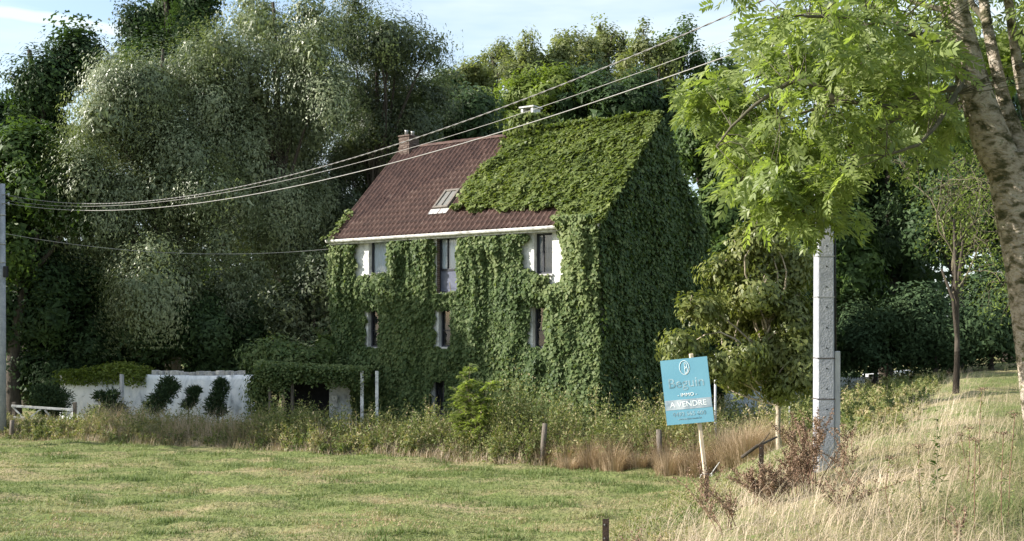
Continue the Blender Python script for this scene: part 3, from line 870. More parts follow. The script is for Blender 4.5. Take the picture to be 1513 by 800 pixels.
# woody stems up the wall
tb = Tubes()
for i in range(9):
    uu = rng.uniform(.4, UL - .4); pts = []
    zz = 0
    for q in range(12):
        pts.append(H(uu, -.05, zz)); zz += .5; uu += rng.normal(0, .12)
    tb.add(pts, np.linspace(.035, .01, 12), 5)
tb.build('stem', M['twig'], vine)

# ------------------------------------------------------------------ trees
def crown_points(lobes, nclump, nleaf, rng, crad, zstretch=1.0, shell=.55):
    """lobes: (centre, radii); returns leaf points, outward directions, clump id and clump centres"""
    C = np.array([l[0] for l in lobes]); Rr = np.array([l[1] for l in lobes])
    wgt = (Rr.prod(1)) ** (2 / 3); wgt /= wgt.sum()
    li = rng.choice(len(lobes), nclump, p=wgt)
    d = runit(rng, nclump)
    rr = (shell + (1 - shell) * rng.random(nclump) ** .6) * (.86 + .26 * rng.random(nclump))
    cc = C[li] + d * Rr[li] * rr[:, None]
    cs = crad * (.55 + .9 * rng.random(nclump))
    wc = cs ** 2; wc /= wc.sum()
    ci = rng.choice(nclump, nleaf, p=wc)
    g = np.clip(rng.normal(size=(nleaf, 3)), -1.7, 1.7) * .52 * cs[ci][:, None] * np.array([1, 1, zstretch])
    P = cc[ci] + g
    outd = unit(unit(g) * .6 + d[ci] * 1.25 + rng.normal(0, .28, (nleaf, 3)))
    return P, outd, ci, cc, li

def tree(name, label, base, lobes, mat, nleaf, leafL, leafW, nclump=160, crad=.8, trunk_r=.3, seed=0, cat='tree', group=None,
         zstretch=1.0, droop=.3, bark='bark', shell=.55, kites=False, lean=None, top=None, limbs=70, heart=2.2):
    rng = np.random.default_rng(seed)
    nleaf = int(nleaf * .80); leafL *= 1.10; leafW *= 1.12
    base = np.array(base, float)
    t = thing(name, base, label, cat, group)
    P, outd, ci, cc, li = crown_points(lobes, nclump, nleaf, rng, crad, zstretch, shell)
    nin = int(nleaf * .22)                             # leaves deep inside the crown
    C_ = np.array([l[0] for l in lobes]); R_ = np.array([l[1] for l in lobes]); wv = R_.prod(1); wv = wv / wv.sum()
    lj = rng.choice(len(lobes), nin, p=wv); dj = runit(rng, nin)
    P = np.concatenate([P, C_[lj] + dj * R_[lj] * (.80 * rng.random(nin) ** .4)[:, None]]); outd = np.concatenate([outd, dj + rng.normal(0, .3, (nin, 3))])
    ci = np.concatenate([ci, rng.integers(0, nclump, nin)]); big = np.concatenate([np.ones(nleaf), np.full(nin, heart)])
    k = P[:, 2] > base[2] + .05
    big = big[k]
    P, outd, ci = P[k], outd[k], ci[k]; nleaf = len(P)
    N = outd + np.array([0, 0, .25]); T = rng.normal(size=(nleaf, 3)) + np.array([0, 0, -droop * 2])
    L = leafL * (.6 + .8 * rng.random(nleaf)) * big
    V, Fs = (leaf_kites if kites else leaf_tris)(P, N, T, L, L * leafW / leafL)
    lv = rng.random(len(lobes)); cvar = .5 * rng.random(nclump) + .5 * lv[li]
    bulk('crown', V, Fs, M[mat], t, var=np.clip(.5 + .8 * (cvar[ci] - .5) + .2 * rng.normal(size=nleaf), 0, 1))
    # trunk, limbs and branches
    tb = Tubes()
    C = np.array([l[0] for l in lobes]); zmax = max(l[0][2] for l in lobes) - .4
    mid = C.mean(0)
    tip = np.array([mid[0], mid[1], zmax]) if top is None else np.array(top, float)
    K = 9
    s = np.linspace(0, 1, K)[:, None]
    pts = base + (tip - base) * s + np.concatenate([np.zeros((1, 3)), rng.normal(0, trunk_r * .35, (K - 1, 3))]) * np.array([1, 1, .2])
    pts[0, 2] -= .15
    rad = trunk_r * (1.25 - s[:, 0]) ** .8 * .9; rad[0] *= 1.3
    tb.add(pts, np.maximum(rad, .02), 8)
    for c, l in zip(C, lobes):
        if l[1][0] < np.median([q[1][0] for q in lobes]): continue
        f = np.clip((c[2] - base[2]) / (tip[2] - base[2] + .01) * .62, .12, .8)
        a = base + (tip - base) * f
        j = rng.normal(0, .3, 3)
        q = np.linspace(0, 1, 6)[:, None]
        pp = a + (c - a) * q + np.sin(q * np.pi) * (j + np.array([0, 0, .08 * np.linalg.norm(c - a)]))
        tb.add(pp, trunk_r * .48 * (1 - .7 * q[:, 0]), 6)
    for i in rng.choice(nclump, min(nclump, limbs), replace=False):
        c = C[li[i]]; e = cc[i]
        q = np.linspace(0, 1, 4)[:, None]
        pp = c + (e - c) * q + np.sin(q * np.pi) * rng.normal(0, .15, 3)
        tb.add(pp, trunk_r * .14 * (1.1 - q[:, 0]) + .004, 4)
    tb.build('trunk', M[bark], t)
    return t

def lobe(px, py, rx, ry, d, thick=None):
    c = at(px, py, d); k = d / F
    return (c, np.array([rx * k, (thick if thick else rx * k * .9), ry * k]))

def lobes_at(d, rows, dd=1.5, seed=0, sub=5, k=.44, core=.78):
    r = np.random.default_rng(seed)
    out = []
    for (a, b, c, e) in rows:
        L = lobe(a, b, c, e, d + r.uniform(-dd, dd)); out.append((L[0], L[1] * core))
        for _ in range(sub):                           # smaller billows on its surface
            v = unit(r.normal(size=3) + np.array([0, -.35, .25]))
            out.append((L[0] + v * L[1] * .80, L[1] * k * r.uniform(.75, 1.2)))
    return out
def foot(px, d):
    p = at(px, 600, d); return (p[0], p[1], float(gz(p[0], p[1])))

tree('willow_tree', 'huge grey-green willow rising behind the whitewashed garden wall', foot(235, 50),
     lobes_at(50, [(205, 190, 100, 90), (155, 320, 70, 105), (260, 300, 85, 115), (310, 180, 60, 95), (135, 215, 40, 65), (320, 320, 55, 80), (245, 430, 85, 80), (270, 110, 55, 50), (175, 125, 40, 40), (340, 440, 60, 70)], 2.5, 1, 5, .48, .82),
     'willow', 195000, .12, .052, 430, .85, .24, 101, zstretch=1.25, droop=.9, group='willows behind the garden wall', shell=.66)
tree('willow_tree', 'tall willow with rounded crown between the great willow and the dark one', foot(425, 53),
     lobes_at(53, [(365, 125, 70, 95), (430, 65, 70, 70), (420, 220, 80, 95), (475, 130, 55, 85), (330, 70, 40, 45), (430, 340, 80, 95), (390, 30, 45, 35), (445, 285, 55, 75), (405, 345, 60, 75), (370, 260, 60, 90), (400, 450, 60, 60)], 2.5, 2, 5, .48, .82),
     'willow', 155000, .12, .052, 400, .85, .22, 102, zstretch=1.25, droop=.8, group='willows behind the garden wall', shell=.66)
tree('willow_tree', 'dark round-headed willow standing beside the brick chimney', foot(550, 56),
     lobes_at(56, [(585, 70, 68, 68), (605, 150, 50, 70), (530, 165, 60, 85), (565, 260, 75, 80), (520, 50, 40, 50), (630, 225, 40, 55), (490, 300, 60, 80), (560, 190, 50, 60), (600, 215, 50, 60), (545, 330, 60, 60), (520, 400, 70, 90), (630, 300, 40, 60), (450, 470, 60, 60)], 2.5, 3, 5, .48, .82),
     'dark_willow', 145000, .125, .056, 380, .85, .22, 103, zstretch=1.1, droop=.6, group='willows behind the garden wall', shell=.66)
tree('tall_tree', 'tall dark broadleaf whose top rises above the great willow', foot(250, 63),
     lobes_at(63, [(258, 5, 48, 55), (222, 65, 38, 45), (293, 5, 28, 32), (195, 95, 34, 34), (240, 120, 60, 50), (280, 60, 30, 50)], 1.5, 4),
     'broad_dark', 42000, .20, .12, 120, .9, .45, 104)
tree('broadleaf_tree', 'dark spreading broadleaf behind the wooden-gated corner of the wall', foot(45, 57),
     lobes_at(57, [(35, 190, 55, 55), (78, 130, 42, 32), (15, 250, 50, 60), (85, 215, 40, 55), (125, 95, 34, 42), (60, 300, 50, 60), (-40, 200, 50, 60)], 2, 5),
     'broad_dark', 60000, .20, .12, 170, .9, .4, 105)
tree('broadleaf_tree', 'sunlit green broadleaf beside the grey pole of the garden corner', foot(20, 48),
     lobes_at(48, [(40, 290, 45, 45), (10, 340, 45, 55), (95, 265, 35, 38), (120, 300, 30, 35), (-30, 300, 50, 70), (30, 230, 35, 30)], 1.5, 6),
     'broad_mid', 26000, .22, .13, 130, .75, .3, 106)
tree('overgrown_thicket', 'mounded thicket of creepers and brambles behind the low white gate', foot(105, 50),
     lobes_at(49.5, [(105, 410, 80, 50), (60, 470, 60, 75), (150, 475, 70, 70), (30, 420, 40, 45), (110, 540, 80, 45), (195, 500, 45, 60), (40, 550, 50, 40)], 1, 7),
     'broad_dark', 52000, .17, .10, 260, .7, .15, 107, cat='thicket')
tree('bush', 'dark undergrowth bush behind the garden wall under the willows', foot(300, 49),
     lobes_at(49, [(250, 500, 50, 50), (310, 490, 55, 60), (365, 500, 45, 55), (290, 560, 60, 30)], 1, 8),
     'broad_dark', 24000, .16, .09, 120, .7, .12, 108, cat='bush')
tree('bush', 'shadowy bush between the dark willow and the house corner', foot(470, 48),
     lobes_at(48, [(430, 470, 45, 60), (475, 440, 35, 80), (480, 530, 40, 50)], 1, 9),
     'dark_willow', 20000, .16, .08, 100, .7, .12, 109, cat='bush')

# poplars beyond the house
pop = [(690, 120, 34, 52, 'slender pale poplar standing next to the dark willow'), (733, 105, 36, 62, 'pale loose poplar above the lime-green tree'),
       (790, 92, 40, 62, 'broad loose poplar above the slab-capped chimney'), (850, 82, 34, 58, 'pale poplar between its broad and its greyish neighbour'),
       (902, 72, 26, 55, 'greyish twiggy poplar with thinning dry top'), (958, 85, 36, 62, 'tall green poplar right of the greyish one'),
       (1005, 90, 34, 68, 'dense tall poplar over the vine-clad gable'), (1063, 118, 30, 60, 'last darker poplar of the row beside the ash leaves')]
for i, (px, py, rx, ry, lab) in enumerate(pop):
    d = 82 + 3 * math.sin(i * 2.1)
    lb = lobes_at(d, [(px - 4, py - 6, rx * .8, ry * .70), (px - rx * .75, py + 22, rx * .65, ry * .62), (px + rx * .75, py + 8, rx * .65, ry * .66), (px, py + 72, rx * 1.15, ry * .7)], 1, 20 + i, 4, .42)
    tree('poplar_tree', lab, foot(px, d), lb, 'broad_mid' if i >= 6 else 'poplar', 10500 if i != 4 else 8000, .21, .14, 170, .50, .3, 120 + i, group='poplars in a row behind the house', zstretch=1.2, shell=.25, limbs=110, heart=1.0)
tree('lime_tree', 'bright yellow-green tree above the tiled ridge', foot(770, 72),
     lobes_at(72, [(785, 145, 60, 38), (735, 172, 48, 30), (820, 160, 40, 35), (760, 195, 60, 30), (705, 190, 30, 25)], 1, 30), 'lime', 26000, .22, .14, 130, .7, .3, 130)
tree('dark_tree', 'dark broadleaf behind the ridge between lime-green tree and gable', foot(885, 70),
     lobes_at(70, [(855, 145, 45, 45), (905, 165, 60, 45), (960, 160, 50, 50), (890, 215, 80, 40), (1000, 180, 40, 50)], 1, 31), 'broad_dark', 32000, .24, .14, 150, .8, .35, 131)
tree('dark_tree', 'dark broadleaf behind the brick chimney and the bare tiles', foot(690, 62),
     lobes_at(62, [(670, 210, 55, 50), (720, 225, 60, 40), (650, 150, 30, 45), (690, 170, 40, 35)], 1, 32), 'broad_dark', 24000, .24, .13, 120, .8, .35, 132)
tree('olive_tree', 'olive-green tree rising just behind the dark vine-clad gable', foot(1060, 48),
     lobes_at(48, [(1055, 250, 42, 55), (1085, 190, 45, 50), (1050, 330, 42, 60), (1100, 290, 45, 70), (1020, 215, 25, 35), (1080, 400, 55, 70)], 1, 33), 'broad_mid', 36000, .20, .12, 170, .7, .25, 133)
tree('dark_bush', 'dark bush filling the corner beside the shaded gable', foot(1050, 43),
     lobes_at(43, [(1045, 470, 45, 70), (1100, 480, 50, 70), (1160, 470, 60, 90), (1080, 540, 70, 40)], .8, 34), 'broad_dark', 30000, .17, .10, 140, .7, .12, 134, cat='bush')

# woods on the right
wood = [('woodland_tree', 'woodland tree directly behind the concrete pole', 1230, 47, [(1210, 280, 60, 70), (1250, 350, 60, 70), (1190, 380, 50, 60), (1240, 430, 70, 70)], 'broad_mid', 30000),
        ('woodland_tree', 'dark woodland tree beside the one behind the pole', 1310, 50, [(1300, 260, 70, 80), (1330, 360, 65, 75), (1280, 400, 60, 70), (1350, 180, 60, 60), (1310, 470, 70, 60)], 'broad_dark', 36000),
        ('woodland_tree', 'dark woodland tree with forked trunk behind the bare twigs', 1411, 46, [(1400, 230, 70, 80), (1440, 320, 60, 70), (1370, 330, 55, 60), (1450, 180, 60, 60)], 'broad_dark', 32000),
        ('woodland_tree', 'woodland tree glimpsed beyond the leaning ash trunk', 1490, 55, [(1490, 250, 60, 80), (1530, 330, 60, 80), (1540, 200, 60, 80), (1450, 120, 60, 60)], 'broad_dark', 26000)]
for i, (nm, lab, px, d, rows, mat, nl) in enumerate(wood):
    tree(nm, lab, foot(px, d), lobes_at(d, rows, 1.2, 40 + i), mat, nl, .20, .12, 160, .75, .28, 140 + i, group='trees of the wood beside the lane', shell=.35)
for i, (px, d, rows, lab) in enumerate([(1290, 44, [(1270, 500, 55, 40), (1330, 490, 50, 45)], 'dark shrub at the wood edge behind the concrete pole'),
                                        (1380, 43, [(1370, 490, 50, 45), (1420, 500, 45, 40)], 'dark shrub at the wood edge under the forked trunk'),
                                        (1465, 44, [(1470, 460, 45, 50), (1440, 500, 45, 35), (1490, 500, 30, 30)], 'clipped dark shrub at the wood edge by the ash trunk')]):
    tree('dark_shrub', lab, foot(px, d), lobes_at(d, rows, .6, 50 + i), 'conifer', 20000, .15, .08, 90, .6, .1, 150 + i, cat='shrub', shell=.66)  # darker leaf colour stands in for the shade over the wood edge

# far wood closing the view
rng = np.random.default_rng(5)
n = 40000
x = -62 + 124 * rng.random(n); yb = 72 + 14 * rng.random(n)
hmax = 9 + 5 * fnoise(x * .12, yb * .05, 201) + np.where(x > 18, 3.5, 0)
k = ~((x > -6) & (x < 14)); 
hmax = np.where(k, hmax, 12)
z = hmax * rng.random(n) ** .8
P = np.stack([x, yb, z], 1)
V, Fs = leaf_tris(P, runit(rng, n) + np.array([0, -.6, .3]), rng.normal(size=(n, 3)), .8 * (.6 + .8 * rng.random(n)), .5)
tag(bulk('far_wood', V, Fs, M['broad_dark'], var=np.clip(.3 + .25 * rng.normal(size=n), 0, 1)), 'far dark mass of woodland behind the house', 'woodland', kind='stuff')

# unseen trees added left of view, placed and sized to shade facade and wall
for i, (x, y, h) in enumerate([(-23.5, 39.9, 15.4), (-23.8, 36.0, 17.6), (-27.5, 44.4, 13.0)]):
    b = (x, y, float(gz(x, y)))
    lb = [((x, y, h * .70), np.array([2.3, 2.2, h * .27])), ((x - 1.2, y + .6, h * .60), np.array([2.2, 2.0, h * .2])), ((x + .9, y - .4, h * .60), np.array([2.0, 2.0, h * .2]))]
    lb = [(np.array(c), r) for c, r in lb]
    tree('belt_tree', ['broadleaf of the tree belt standing beyond the grey utility pole', 'tallest broadleaf of the tree belt at the meadow edge', 'low spreading broadleaf of the tree belt behind the gate'][i],
         b, lb, 'broad_mid', 16000, .34, .24, 150, .9, .3, 160 + i, group='tree belt left of the garden', shell=.3)

# ------------------------------------------------------------------ small pale-trunked tree behind the sign
b = foot(1152, 26.5)
tree('young_tree', 'young yellow-green tree with thin pale trunk between sign and concrete pole', b,
     lobes_at(26.5, [(1105, 372, 42, 26), (1150, 395, 44, 34), (1062, 408, 34, 24), (1120, 440, 46, 30), (1040, 455, 34, 20), (1080, 480, 44, 24), (1165, 455, 40, 34), (1020, 508, 34, 16), (1090, 530, 44, 24), (1150, 525, 44, 30), (1185, 490, 26, 34), (1130, 350, 34, 18), (1190, 560, 20, 26), (1105, 560, 34, 18), (1150, 572, 32, 16), (1070, 545, 26, 14), (990, 515, 18, 9)], 1.0, 60, 3, .5),
     'olive', 36000, .13, .055, 420, .27, .062, 170, bark='pale_bark', kites=True, droop=.7, shell=.45, top=at(1128, 400, 26.5), limbs=200, heart=1.0)

# bare twiggy tree under the ash
def smooth_curve(P, m=14):
    P = np.array(P); t = np.linspace(0, len(P) - 1, m); i = np.clip(t.astype(int), 0, len(P) - 2); f = (t - i)[:, None]; f = f * f * (3 - 2 * f)
    return P[i] * (1 - f) + P[i + 1] * f
def bare_tree(name, label, px, d, ztop_py, seed, spread):
    rng = np.random.default_rng(seed)
    b = np.array(foot(px, d)); t = thing(name, b, label, 'tree')
    tb = Tubes()
    top = at(px - 10, ztop_py, d)
    def branch(p, dirv, length, r, depth):
        q = 7; pts = [p]; v = dirv.copy()
        for i in range(q):
            v = unit(v + rng.normal(0, .22, 3) + np.array([0, 0, -.10 * (3 - depth) / 2 if depth < 3 else .04]))
            pts.append(pts[-1] + v * length / q)
        tb.add(pts, np.linspace(r, r * .4, q + 1), 5)
        if depth > 0:
            for i in range(5 if depth > 1 else 4):
                j = rng.integers(2, q + 1); nv = unit(v + rng.normal(0, .75, 3))
                branch(pts[j], nv, length * rng.uniform(.45, .7), r * .55, depth - 1)
    tk = Tubes()
    for (ex, ey) in ((-.35, .5), (.4, .62), (.05, .7)):
        e_ = b + (top - b) * ey + np.array([ex, rng.normal(0, .2), 0]); f_ = b + (top - b) * .22 + np.array([.08, 0, 0])
        tk.add(smooth_curve([b - np.array([0, 0, .1]), b + (top - b) * .1 + np.array([.05, 0, 0]), f_, (f_ + e_) / 2 + rng.normal(0, .12, 3), e_]), np.linspace(.10, .03, 14), 8)
    for i in range(5):
        branch(b + (top - b) * rng.uniform(.4, .6), unit(np.array([rng.normal(0, .5), rng.normal(0, .4), 1.0])), np.linalg.norm(top - b) * .42, .028, 3)
    tk.build('trunk', M['bark'], t)
    tb.build('twigs', M['bare_bark'], t)['kind'] = 'stuff'
    ends = np.concatenate([v[-5:] for v in tb.V]); n = 6000
    P = ends[rng.integers(0, len(ends), n)] + rng.normal(0, .16, (n, 3))
    V, Fs = leaf_kites(P, rng.normal(size=(n, 3)) + UP, rng.normal(size=(n, 3)) - UP, .10, .035)
    bulk('foliage', V, Fs, M['lime'], t, var=np.clip(.5 + .3 * rng.normal(size=n), 0, 1))['kind'] = 'stuff'
    return t
M['bare_bark'] = surf_mat('bare_bark', [(.3, (.07, .062, .038)), (.7, (.15, .13, .085))], 9, rough=.9)
bare_tree('bare_tree', 'half-dead tree of bare yellowish twigs under the ash', 1412, 29, 215, 9, 1)

# ------------------------------------------------------------------ great ash at the right
rng = np.random.default_rng(303)
AD = 12.0
ab_ = at(1562, 720, AD); ab_[2] = float(gz(ab_[0], ab_[1]))
ash = thing('ash_tree', ab_, 'big leaning ash tree with mossy pale trunk and feathery leaves', 'tree')
tb = Tubes()
def px_path(rows): return np.array([at(a, b, d) for (a, b, d) in rows])
def smooth_path(P, r, m=22):
    P = np.asarray(P); t = np.linspace(0, len(P) - 1, m)
    i = np.clip(t.astype(int), 0, len(P) - 2); f = (t - i)[:, None]
    P0_ = P[np.clip(i - 1, 0, len(P) - 1)]; P1_ = P[i]; P2_ = P[i + 1]; P3_ = P[np.clip(i + 2, 0, len(P) - 1)]
    q = .5 * ((2 * P1_) + (-P0_ + P2_) * f + (2 * P0_ - 5 * P1_ + 4 * P2_ - P3_) * f ** 2 + (-P0_ + 3 * P1_ - 3 * P2_ + P3_) * f ** 3)
    rr = np.interp(t, np.arange(len(P)), r)
    return q, rr
def limb(rows, r, n=10, m=22, jit=.0):
    q, rr = smooth_path(px_path(rows), np.array(r), m)
    if jit: q = q + rng.normal(0, jit, q.shape)
    tb.add(q, rr, n)
    return q
V0 = [(1572, 740, 12), (1545, 560, 12), (1520, 400, 12), (1498, 290, 12), (1490, 230, 12)]
limb(V0, [.34, .27, .235, .225, .21], 20, 40)
mainl = limb([(1490, 260, 12), (1466, 210, 11.95), (1440, 130, 11.9), (1412, 20, 11.8), (1395, -80, 11.7), (1380, -240, 11.6)], [.19, .20, .165, .14, .12, .06], 16, 40)
l2 = limb([(1514, 270, 12.1), (1502, 210, 12.15), (1484, 150, 12.2), (1472, 100, 12.2), (1456, 20, 12.3), (1445, -100, 12.5), (1460, -260, 12.6)], [.16, .11, .072, .064, .056, .05, .03], 10)
l3 = limb([(1520, 270, 12.1), (1526, 190, 12.1), (1510, 130, 12.1), (1498, 60, 12.0), (1486, -30, 11.8), (1470, -160, 11.6)], [.12, .09, .06, .05, .045, .03], 9)
branches = [
    [(1440, 130, 11.9), (1370, 135, 11.5), (1320, 158, 11.2), (1250, 150, 11.0), (1215, 160, 10.9), (1150, 175, 10.7)],
    [(1440, 110, 11.9), (1380, 90, 12.4), (1300, 75, 12.7), (1220, 85, 12.9), (1130, 110, 13.0), (1060, 140, 13.0)],
    [(1425, 70, 11.9), (1370, 60, 11.4), (1290, 30, 11.0), (1200, 25, 10.7), (1130, 30, 10.5)],
    [(1412, 20, 11.8), (1340, 0, 12.2), (1250, -30, 12.6), (1160, -20, 12.8)],
    [(1370, 135, 11.5), (1330, 170, 11.6), (1290, 200, 11.5), (1240, 260, 11.3), (1180, 318, 11.2)],
    [(1300, 185, 11.5), (1260, 215, 11.9), (1190, 230, 12.1), (1120, 250, 12.2), (1085, 275, 12.2)],
    [(1240, 150, 11.0), (1180, 120, 11.0), (1110, 160, 11.1), (1060, 215, 11.2)],
    [(1475, 120, 12.2), (1420, 150, 12.9), (1350, 190, 13.4), (1290, 235, 13.7)],
    [(1430, 100, 11.9), (1400, 160, 11.0), (1360, 210, 10.7), (1310, 230, 10.6)],
    [(1455, 30, 12.3), (1400, -40, 13), (1320, -90, 13.5), (1230, -110, 13.8)],
    [(1395, -80, 11.7), (1300, -120, 11.4), (1200, -140, 11.2)],
    [(1500, 60, 12), (1560, 0, 11.8), (1640, -40, 11.5), (1720, -20, 11.4)],
    [(1505, 100, 12), (1580, 80, 12.3), (1660, 110, 12.5)],
    [(1440, -100, 12.5), (1500, -180, 12.8), (1600, -220, 13)],
]
tb_main = tb; tb = Tubes()
tips = []
for r in branches:
    q = limb(r, np.linspace(.036, .009, len(r)), 6, 18, .006)
    for p in q[4:]: tips.append(p)
tips = np.array(tips)
# leaf-bearing shoots fill the crown regions seen in the photo, at depths 10 to 14.5 m
regions = [([(1090, -20), (1390, -20), (1400, 90), (1300, 110), (1180, 130), (1120, 80)], 92, (10.2, 14)), ([(1390, -20), (1513, -20), (1513, 90), (1400, 110)], 26, (12.8, 14.5)),
           ([(1120, 60), (1400, 70), (1420, 150), (1340, 180), (1240, 205), (1130, 200), (1090, 150)], 84, (10.2, 13.8)),
           ([(1020, 135), (1050, 120), (1120, 150), (1100, 215), (1060, 190)], 26, (11.5, 13.2)), ([(1012, 140), (1035, 125), (1050, 150), (1025, 170)], 5, (11.8, 12.6)),
           ([(1075, 190), (1200, 180), (1340, 190), (1300, 225), (1240, 262), (1100, 290), (1080, 260)], 70, (10.6, 13.6)),
           ([(1120, 270), (1230, 255), (1250, 290), (1215, 340), (1160, 318), (1125, 310)], 34, (10.8, 12.0)),
           ([(1300, 120), (1430, 110), (1430, 200), (1380, 220), (1310, 210)], 20, (11.6, 13.8)),
           ([(1460, 60), (1540, 20), (1540, 150), (1490, 180)], 16, (12.6, 14)),
           ([(1100, -20), (1600, -20), (1700, -150), (1600, -300), (1300, -300), (1150, -160)], 110, (10, 14.5)),
           ([(1513, -20), (1750, -60), (1760, 120), (1640, 180), (1540, 150)], 60, (10.5, 14))]
shoots = []
for poly, cnt, (d0, d1_) in regions:
    xs = [p[0] for p in poly]; ys = [p[1] for p in poly]
    c = 0
    while c < cnt:
        a, b = rng.uniform(min(xs), max(xs)), rng.uniform(min(ys), max(ys))
        if not inpoly(np.array(a), np.array(b), poly): continue
        shoots.append(at(a, b, rng.uniform(d0, d1_))); c += 1
shoots = np.array(shoots)
LP, LN, LT, LL, LV = [], [], [], [], []
for p in shoots:
    dd = np.linalg.norm(tips - p, axis=1); j = dd.argmin()
    a = tips[j]
    v = unit(p - a + np.array([0, 0, .01]))
    if dd[j] > .05:
        q = np.linspace(0, 1, 5)[:, None]
        tb.add(a + (p - a) * q + np.sin(q * np.pi) * (rng.normal(0, .05, 3) + np.array([0, 0, .06])), .0055 * (1.25 - q[:, 0]), 4)
    nl = rng.integers(6, 11); cv = rng.normal(0, .22)
    for _ in range(nl):                                # pinnate leaves spread from the shoot end
        az = rng.random() * 6.283
        dv = unit(np.array([math.cos(az), math.sin(az), rng.uniform(-1.1, .35)]) + v * .5)
        o = p + rng.normal(0, .09, 3)
        Ln = rng.uniform(.19, .30)
        nn = unit(np.array([-.35, -.45, .7]) + rng.normal(0, .6, 3)); nn = unit(nn - dv * (nn @ dv)); bb = np.cross(nn, dv)
        npair = 5
        for i in range(npair):
            t = .28 + .66 * i / (npair - 1) * .92
            c = o + dv * Ln * t - np.array([0, 0, 1.]) * Ln * .35 * t * t
            for sgn in (-1, 1):
                LP.append(c); LN.append(nn + rng.normal(0, .18, 3)); LT.append(bb * sgn * .8 + dv * .75 - UP * .55); LL.append(Ln * .42); LV.append(cv)
        c = o + dv * Ln * .95 - UP * Ln * .33
        LP.append(c); LN.append(nn); LT.append(dv - UP * .5); LL.append(Ln * .36); LV.append(cv)
LP, LN, LT, LL, LV = map(np.array, (LP, LN, LT, LL, LV))
V, Fs = leaf_kites(LP, LN, LT, LL, LL * .33, .10, .45)
bulk('crown', V, Fs, M['ash'], ash, var=np.clip(.5 + LV + .16 * rng.normal(size=len(LP)), 0, 1))
tb_main.build('trunk', M['ash_bark'], ash)
M['ash_twig'] = surf_mat('ash_twig', [(.3, (.050, .046, .030)), (.7, (.115, .105, .070))], 9, rough=.9)
tb.build('branches', M['ash_twig'], ash)['kind'] = 'stuff'

# ------------------------------------------------------------------ garden wall on the left
A = np.array([*at(93, 600, 47.5)[:2], 0.]); B = np.array([*at(395, 600, 43.2)[:2], 0.])
wd = unit(B - A); wnm = np.array([-wd[1], wd[0], 0.]); WL = np.linalg.norm(B - A)
gw = thing('garden_wall', (A + B) / 2, 'whitewashed garden wall with loose coping blocks, joined to the lean-to', 'wall')
ng = 60; nzv = 12
uu, zz = np.meshgrid(np.linspace(0, WL, ng), np.linspace(-.1, 1, nzv))
topz = 2.10 - .10 * np.sin(uu / WL * 3) + .05 * (fnoise(uu * 1.2, uu * 0, 211) - .5)
zz = zz * topz
off = .06 * (fnoise(uu * 1.1, zz * 1.1, 212) - .5)
front = A + uu[..., None] * wd + zz[..., None] * UP + (-.17 + off)[..., None] * wnm
back = A + uu[..., None] * wd + zz[..., None] * UP + (.17 + 0 * off)[..., None] * wnm
V = np.concatenate([front.reshape(-1, 3), back.reshape(-1, 3)]); Fs = []
for i in range(nzv - 1):
    for j in range(ng - 1):
        a = i * ng + j; Fs.append((a, a + 1, a + ng + 1, a + ng)); a += ng * nzv; Fs.append((a + 1, a, a + ng, a + ng + 1))
for j in range(ng - 1):
    a = (nzv - 1) * ng + j; Fs.append((a, a + 1, a + 1 + ng * nzv, a + ng * nzv))
for i in range(nzv - 1):
    for j in (0, ng - 1):
        a = i * ng + j; Fs.append((a, a + ng, a + ng + ng * nzv, a + ng * nzv))
bulk('wall_face', V, Fs, M['garden_white'], gw, smooth=True)
k = int(WL * .47 / WL * 14)
for px in (238, 247, 257, 264, 272, 280, 292, 303, 312, 321, 330, 342, 351, 360):
    u = (px - 93) / (395 - 93) * WL + rng.uniform(-.05, .05)
    s_ = rng.uniform(.16, .26); h_ = rng.uniform(.12, .19)
    ang = rng.normal(0, .2); ax = wd * math.cos(ang) + wnm * math.sin(ang); ay = np.cross(UP, ax)
    tz = 2.10 - .10 * math.sin(u / WL * 3)
    MB().frame_box(A + wd * u + UP * (tz + h_ / 2 + .01), ax, ay, UP, s_, .3, h_).build('coping_stone', M['stone'], gw, bevel=.02)
# grey post against the wall
p = at(180, 600, 44.9); p[2] = 0
MB().frame_box(p + UP * 1.0, wd, wnm, UP, .13, .13, 2.1).build('post', M['grey_plastic'], gw, bevel=.01)
# creeper hanging over the wall's left end
cr_ = thing('wall_creeper', A + wd * 3.2, 'pale flowering creeper spilling over the garden wall top', 'creeper')
n = 9000
u = .2 + 4.6 * rng.random(n); hang = rng.random(n) ** 1.5
hump = .25 + .75 * np.clip(1 - np.abs(u - 3.4) / 2.2, 0, 1)
P = A + u[:, None] * wd + wnm * rng.normal(-.15, .28, n)[:, None] + UP * (2.05 + hump * .55 * rng.random(n) - hang * .55)[:, None]
V, Fs = leaf_kites(P, UP + rng.normal(0, .6, (n, 3)), rng.normal(size=(n, 3)) - UP * .6, .12, .08)
bulk('foliage', V, Fs, M['lime'], cr_, var=np.clip(.4 + .3 * rng.normal(size=n) + .4 * (u > 2.8), 0, 1))['kind'] = 'stuff'

